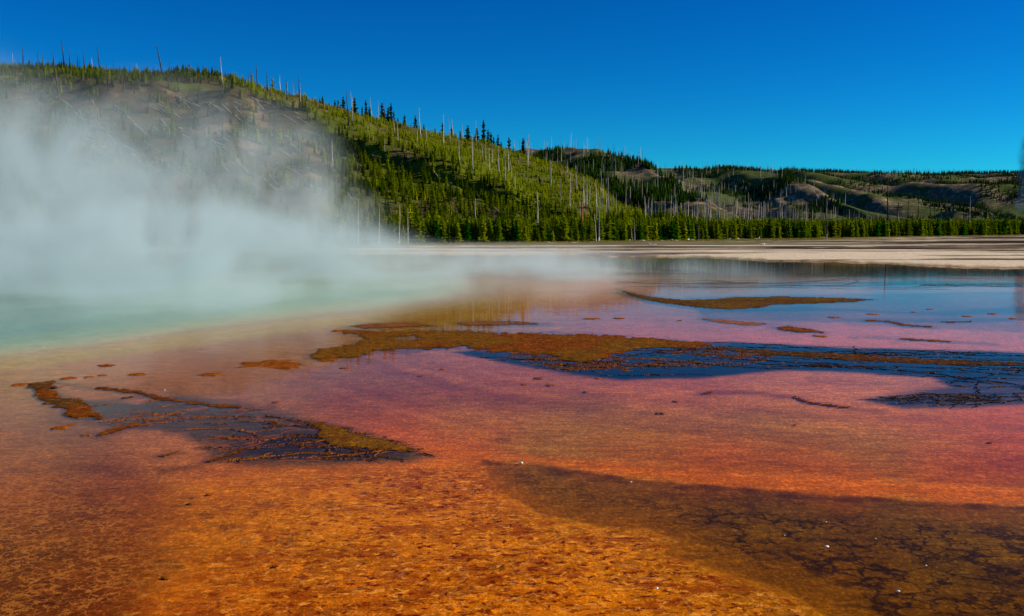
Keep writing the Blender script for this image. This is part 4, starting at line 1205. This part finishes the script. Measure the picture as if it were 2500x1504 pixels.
# grey crowds of far dead trunks
def stick(seed):
    V, F = taper([(0, 0, 0), (0.01 * (seed - 1), 0, 1)], [0.016, 0.006], 3)
    return V, F, np.ones(len(V))
STK = [stick(s) for s in range(3)]
M_STICK, _, _ = new_mat('grey_dead_wood'); _g = NG(M_STICK); _g.out(_g.principled(_g.attr('Col'), 0.9, None, 0.1))
def far_snags(name, label, S, cx, t, n, v0, v1, h0, h1, wd, cmin=120, cmax=190, xr=(1250, 2620)):
    P, tv = on_loft(S, cx, t, n, v0, v1)
    qx, qy = proj(P[:, 0], P[:, 1], P[:, 2])
    k = (qx > xr[0]) & (qx < xr[1]); P = P[k]
    f = rng.random(len(P))
    scatter(name, label, P, rng.uniform(h0, h1, len(P)), np.full(len(P), wd), blend(f, lin(cmin, cmin - 8, cmin - 20), lin(cmax, cmax - 10, cmax - 26)), STK, mat=M_STICK, lean=rng.uniform(-.06, .06, len(P)))
far_snags('spur_dead_forest', 'grey dead trunks standing over the second spur', SB_, cxB, tB, 450, 0.0, 3.05, 5, 11, 0.9)
far_snags('ridge_dead_forest', 'grey dead trunks standing over the middle ridge', SC_, cxC, tC, 800, 0.0, 3.02, 5, 11, 1.3)
far_snags('plateau_dead_forest', 'thin dead trunks fringing the far plateau', SD_, cxD, tD, 900, 3.85, 4.1, 6, 14, 2.0, 60, 110, (1800, 2620))
nn = 380
p_ = rng.uniform(1560, 2480, nn); d_ = rng.uniform(430, 760, nn)
scatter('valley_dead_forest', 'grey dead trunks standing on the valley floor below the ridges', np.stack([(p_ - IW / 2) / FPX * d_, d_, np.full(nn, 0.2)], 1), rng.uniform(6, 12, nn) * sstep(2500, 1900, p_) + 3,
        np.full(nn, 1.1), blend(rng.random(nn), lin(110, 100, 90), lin(190, 176, 156)), STK, mat=M_STICK, lean=rng.uniform(-.05, .05, nn))
nn = 2600
p_ = rng.uniform(1500, 2620, nn); d_ = rng.uniform(320, 1000, nn)
scatter('valley_forest', 'young pines beyond the belt on the valley floor', np.stack([(p_ - IW / 2) / FPX * d_, d_, np.full(nn, 0.1)], 1), rng.uniform(3, 6.5, nn), rng.uniform(0.9, 1.3, nn),
        blend(np.clip(rng.normal(0.55, 0.25, nn), 0, 1), GREEN, YEL), TINY)

# fallen trunks on the burnt slope
def log_mesh(seed):
    V, F = taper([(0.01 * (seed % 3), 0, 0), (0, 0.008, 0.5), (0, 0, 1)], [0.017, 0.014, 0.007], 5)
    return make_mesh('fallen_trunk', V, F, M_SNAG)
LOGM = [log_mesh(s) for s in range(4)]
LOGS = [(585,600,640,630),(710,665,780,695),(610,915,735,965),(1200,570,1250,590),(1255,670,1450,770),(548,545,572,590),(690,790,770,830),(750,710,850,820),(500,880,555,905),(565,740,655,790),
        (1040,520,1150,560),(600,740,690,770),(940,640,1040,735),(880,590,905,615),(1430,490,1470,520),(1540,500,1610,570),(1260,940,1330,1030),(1120,530,1160,560),(775,975,815,992),(260,480,295,515),(130,455,165,465),
        (400,455,435,475),(630,480,670,525),(1110,610,1190,680),(1640,520,1690,570),(1470,760,1520,800),(2040,970,2095,990),(2000,940,2090,985),(2120,830,2160,840)]
allogs = [(a / 2.854, 80 + b / 2.854, c / 2.854, 80 + d / 2.854) for a, b, c, d in LOGS]
for k in range(95):
    a = random.uniform(130, 760); b = random.uniform(235, 470)
    ln = random.uniform(12, 42); an = random.gauss(0.55, 0.18)
    allogs.append((a, b, a + ln * math.cos(an), b + ln * math.sin(an)))
for (a, b, c, d) in ((1085,440,1110,452),(1060,420,1075,440),(1160,480,1185,492),(905,382,935,386),(960,383,985,380),(840,470,870,500),(930,498,960,502),(1190,500,1215,518),(1180,540,1200,555),(1050,350,1068,358),(1270,425,1295,445),(1310,430,1330,450)):
    allogs.append((a, b, c, d))
for i, (a, b, c, d) in enumerate(allogs):
    A_ = Vector(hill_hit(a, b)); B_ = Vector(hill_hit(c, d))
    A_.z += 0.25; B_.z += 0.25
    v = B_ - A_
    if v.length < 1.5 or v.length > 30: continue
    lab = 'pale fallen trunk lying on the burnt slope behind the steam'
    if i == 2: lab = 'bright long fallen trunk low on the burnt slope beside a green thicket'
    elif i == 0: lab = 'thick short pale fallen trunk high on the burnt slope'
    elif i >= len(LOGS) + 95: lab = 'fallen trunk on a bare patch between the green pines'
    o = link('fallen_trunk', LOGM[i % 4], loc=A_, label=lab, category='log', group='fallen trunks on the hillside')
    o.rotation_euler = v.to_track_quat('Z', 'Y').to_euler()
    o.scale = (max(8.0, v.length), max(8.0, v.length), v.length)

# utility poles
def box(cx, cy, cz, sx, sy, sz):
    V = np.array([(x, y, z) for z in (-1, 1) for y in (-1, 1) for x in (-1, 1)], float) * 0.5 * np.array([sx, sy, sz]) + np.array([cx, cy, cz])
    F = [(0, 2, 3, 1), (4, 5, 7, 6), (0, 1, 5, 4), (2, 6, 7, 3), (0, 4, 6, 2), (1, 3, 7, 5)]
    return V, np.array(F)
def pole(cx_, top, dist, label, mat, lean):
    x, y, z = at(cx_, top, dist)
    H = float(z)
    e = link('utility_pole', None, loc=(float(x), dist, 0.0), label=label, category='utility pole', group='utility poles in the belt')
    e.rotation_euler = (0, lean, 0)
    V, F = taper([(0, 0, -0.3), (0, 0, H * 0.5), (0, 0, H)], [0.22, 0.19, 0.15], 8)
    link('shaft', make_mesh('shaft', V, F, mat), parent=e)
    V, F = box(0, -0.2, H - 1.3, 2.4, 0.16, 0.2)
    arm = link('crossarm', make_mesh('crossarm', V, F, M_POLE_DARK), parent=e)
    for k, ox in enumerate((-1.05, -0.5, 0.5, 1.05)):
        V, F = taper([(ox, -0.2, H - 1.2), (ox, -0.2, H - 1.05), (ox, -0.2, H - 0.9)], [0.07, 0.11, 0.05], 6)
        link('insulator', make_mesh('insulator', V, F, M_INSUL), parent=arm)
    for s in (-1, 1):
        V, F = taper([(s * 0.12, -0.16, H - 1.95), (s * 0.8, -0.2, H - 1.38)], [0.05, 0.05], 4)
        link('brace', make_mesh('brace', V, F, M_POLE_DARK), parent=arm)
pole(1423, 494, 232.0, 'orange brown utility pole with a dark crossarm in front of the hill', M_POLE, -0.02)
pole(2191, 495, 285.0, 'dark utility pole with a crossarm above the right part of the belt', M_POLE_DARK, 0.03)

# bleached driftwood and grass on the bank
def drift(seed):
    r = np.random.default_rng(seed); V, F, off = [], [], 0
    for k in range(4):
        a = r.uniform(0, 6.28); ln = r.uniform(0.4, 1.0)
        p = [(0, 0, 0.05), (ln * 0.5 * math.cos(a), ln * 0.5 * math.sin(a), 0.12 + r.uniform(0, 0.15)), (ln * math.cos(a), ln * math.sin(a), r.uniform(0.04, 0.5))]
        v, f = taper(p, [0.09, 0.07, 0.03], 5); V.append(v); F.append(f + off); off += len(v)
    return make_mesh('driftwood', np.concatenate(V), np.concatenate(F), M_BLEACH)
DR = [drift(s) for s in range(5)]
DRIFT = [(1408,598),(1404,598),(1344,597),(1520,591),(1538,591),(1590,590),(1605,590),(1645,591),(1652,591),(1690,589),(1680,590),(1780,588),(1805,588),(1850,587),(1866,602),(1914,585),(2010,584),(2075,580),
         (2360,575),(2376,575),(2480,573),(2484,573),(2205,579),(1595,603),(1572,592),(1616,591)]
for i, (a, b) in enumerate(DRIFT):
    gx, gy = ground(a, b)
    o = link('driftwood', DR[i % 5], loc=(float(gx), float(gy), 0.25), category='driftwood', group='bleached wood along the bank',
             label='bleached broken wood lying along the grassy edge of the flat')
    s = random.uniform(0.7, 1.6); o.scale = (s, s, s * 0.8); o.rotation_euler.z = random.uniform(0, 6.28)
n = 9000
p_ = rng.uniform(700, 2600, n)
d_ = belt_y(p_) - 0.5 + rng.normal(0, 2.4, n) - 1.0
x_ = (p_ - IW / 2) / FPX * d_
V = np.zeros((n, 3, 3)); s = rng.uniform(0.12, 0.4, n); a = rng.uniform(0, 6.28, n)
V[:, 0] = np.stack([x_ - 0.08 * np.cos(a), d_ - 0.08 * np.sin(a), np.full(n, 0.1)], 1)
V[:, 1] = np.stack([x_ + 0.08 * np.cos(a), d_ + 0.08 * np.sin(a), np.full(n, 0.1)], 1)
V[:, 2] = np.stack([x_ + rng.normal(0, 0.08, n), d_, 0.15 + s], 1)
me = make_mesh('bank_grass', V.reshape(-1, 3), np.arange(3 * n).reshape(n, 3), M_NEEDLE)
set_color(me, 'Col', np.repeat(blend(rng.random(n), lin(120, 112, 40), lin(150, 128, 70)), 3, 0))
link('bank_grass', me, kind='stuff', label='short dry grass along the edge of the flat', category='grass')

# ------------------------------------------------------------------ steam
def steam_obj(name, label, puffs, dens, nscale, color, lo=0.40, hi=0.62, aniso=0.0, step=0.0, floor=0.0):
    """One body of steam: a closed skin round the puffs, density falling off inside each puff."""
    m, _, _ = new_mat(name); g = NG(m)
    p = g.pos()
    total = None
    for (c, r, a) in puffs:
        d = g.vmath('MULTIPLY', g.vmath('SUBTRACT', p, tuple(c)), tuple(1.0 / q for q in r))
        d2 = g.vmath('DOT_PRODUCT', d, d)
        w = g.math('SUBTRACT', 1.0, d2, clamp=True)
        w = g.math('MULTIPLY', g.math('MULTIPLY', w, w), a)
        total = w if total is None else g.math('ADD', total, w)
    n = g.noise(g.vmath('MULTIPLY', p, (1.0, 0.6, 0.8)), nscale, 6, 0.62, 0.7)
    nz = g.ramp(n, lo, hi)
    # billows thin the cloud where it is weak, hardly where it is dense
    e = g.math('SUBTRACT', g.math('MULTIPLY', total, g.math('MULTIPLY_ADD', nz, 1.3, 0.06)), floor, clamp=False)
    e = g.math('MAXIMUM', e, 0.0)
    v = g.new('ShaderNodeVolumePrincipled')
    v.inputs['Color'].default_value = (*color, 1)
    v.inputs['Anisotropy'].default_value = aniso
    g.put(v.inputs['Density'], g.math('MULTIPLY', e, dens))
    g.out(None, v.outputs[0])
    # skin: the upper and lower envelope of the puffs over a plan grid
    cs = np.array([c for c, _, _ in puffs]); rs = np.array([r for _, r, _ in puffs])
    x0, x1 = (cs - rs)[:, 0].min(), (cs + rs)[:, 0].max(); y0, y1 = (cs - rs)[:, 1].min(), (cs + rs)[:, 1].max()
    nx, ny = 70, 60
    A, B = np.meshgrid(np.linspace(x0 - .1, x1 + .1, nx), np.linspace(y0 - .1, y1 + .1, ny))
    top = np.full(A.shape, -1e9); bot = np.full(A.shape, 1e9)
    for c, r in zip(cs, rs):
        q = 1 - ((A - c[0]) / r[0]) ** 2 - ((B - c[1]) / r[1]) ** 2
        hz = r[2] * np.sqrt(np.clip(q, 0, None))
        top = np.where(q > 0, np.maximum(top, c[2] + hz), top); bot = np.where(q > 0, np.minimum(bot, c[2] - hz), bot)
    inside = top > -1e8
    gm = inside.copy()
    for sh in ((1, 0), (-1, 0), (0, 1), (0, -1), (1, 1), (-1, -1), (1, -1), (-1, 1)):
        gm |= np.roll(np.roll(inside, sh[0], 0), sh[1], 1)
    low = 0.04
    # outside cells keep the mean level so the skin closes
    lev = cs[:, 2].mean() if name != 'steam' else 0.3
    tt = np.where(inside, np.maximum(top, low + 0.25), lev); bb = np.where(inside, np.maximum(bot, low), lev - 0.2 if name != 'steam' else low)
    i = np.arange(A.size).reshape(A.shape)
    fm = gm[:-1, :-1] & gm[:-1, 1:] & gm[1:, 1:] & gm[1:, :-1]
    Ft = np.stack([i[:-1, :-1], i[:-1, 1:], i[1:, 1:], i[1:, :-1]], -1)[fm]
    Fb = Ft[:, ::-1] + A.size
    ed = {}
    for f in Ft:
        for k in range(4):
            a, b = int(f[k]), int(f[(k + 1) % 4])
            if (b, a) in ed: del ed[(b, a)]
            else: ed[(a, b)] = 1
    Fs = np.array([(b, a, a + A.size, b + A.size) for a, b in ed])
    V = np.concatenate([np.stack([A.ravel(), B.ravel(), tt.ravel()], 1), np.stack([A.ravel(), B.ravel(), bb.ravel()], 1)])
    F = np.concatenate([Ft, Fb, Fs])
    u, inv = np.unique(F.ravel(), return_inverse=True)
    me = make_mesh(name, V[u], inv.reshape(-1, 4), m, True)
    return link(name, me, kind='stuff', label=label, category='steam')

def puff(px_, py_, Y_, rx, ry, rz, a):
    x, y, z = at(px_ * K, py_ * K, Y_)
    return ((float(x), float(y), float(z)), (rx, ry, rz), a)
PUFFS = [
 puff(340, 640, 62, 13, 20, 5.0, 2.8), puff(120, 640, 60, 15, 20, 6.0, 0.45), puff(-150, 600, 60, 16, 22, 8.5, 0.4), puff(-30, 430, 66, 12, 16, 9.0, 0.55), puff(-110, 310, 70, 11, 14, 8.0, 0.45),
 puff(560, 640, 66, 13, 20, 5.4, 1.3), puff(760, 655, 70, 11, 20, 4.4, 1.1), puff(960, 668, 72, 12, 20, 3.2, 0.9), puff(1200, 668, 70, 14, 18, 2.8, 0.9),
 puff(380, 520, 80, 12, 12, 5.6, 1.2), puff(660, 410, 84, 8, 10, 7.0, 0.6), puff(520, 440, 78, 6, 8, 6.0, 0.5), puff(280, 430, 80, 15, 14, 7.5, 0.5), puff(380, 290, 84, 12, 12, 5.0, 0.25),
 puff(680, 530, 84, 10, 12, 5.0, 1.0), puff(120, 740, 46, 13, 12, 2.8, 0.9), puff(520, 720, 52, 13, 12, 2.6, 0.9), puff(880, 700, 58, 12, 13, 2.3, 0.7),
 puff(60, 780, 38, 11, 9, 2.1, 1.0), puff(420, 765, 42, 11, 9, 2.1, 1.1), puff(760, 740, 48, 11, 10, 2.0, 1.0), puff(330, 690, 50, 8, 10, 3.2, 1.2),
 puff(1420, 665, 70, 14, 20, 2.5, 0.55), puff(1620, 680, 66, 13, 18, 2.0, 0.24),
]
steam_obj('steam', 'bank of pale steam drifting off the turquoise hot pool', PUFFS, 0.14, 0.16, (0.71, 0.88, 0.90), lo=0.42, hi=0.59)  # cyan tint stands in for light coming up from the pool
PLUME = [puff(2458, 492, 850, 6, 8, 9, 0.8), puff(2470, 462, 850, 7, 9, 14, 1.0), puff(2472, 420, 850, 8, 10, 16, 1.2), puff(2474, 375, 850, 9, 12, 16, 1.2), puff(2482, 345, 850, 9, 12, 12, 1.2), puff(2520, 400, 850, 16, 16, 30, 1.0)]
steam_obj('distant_steam_plume', 'blue grey steam plume rising far off at the picture edge', PLUME, 0.12, 0.07, (0.05, 0.20, 0.32), lo=0.3, hi=0.6)
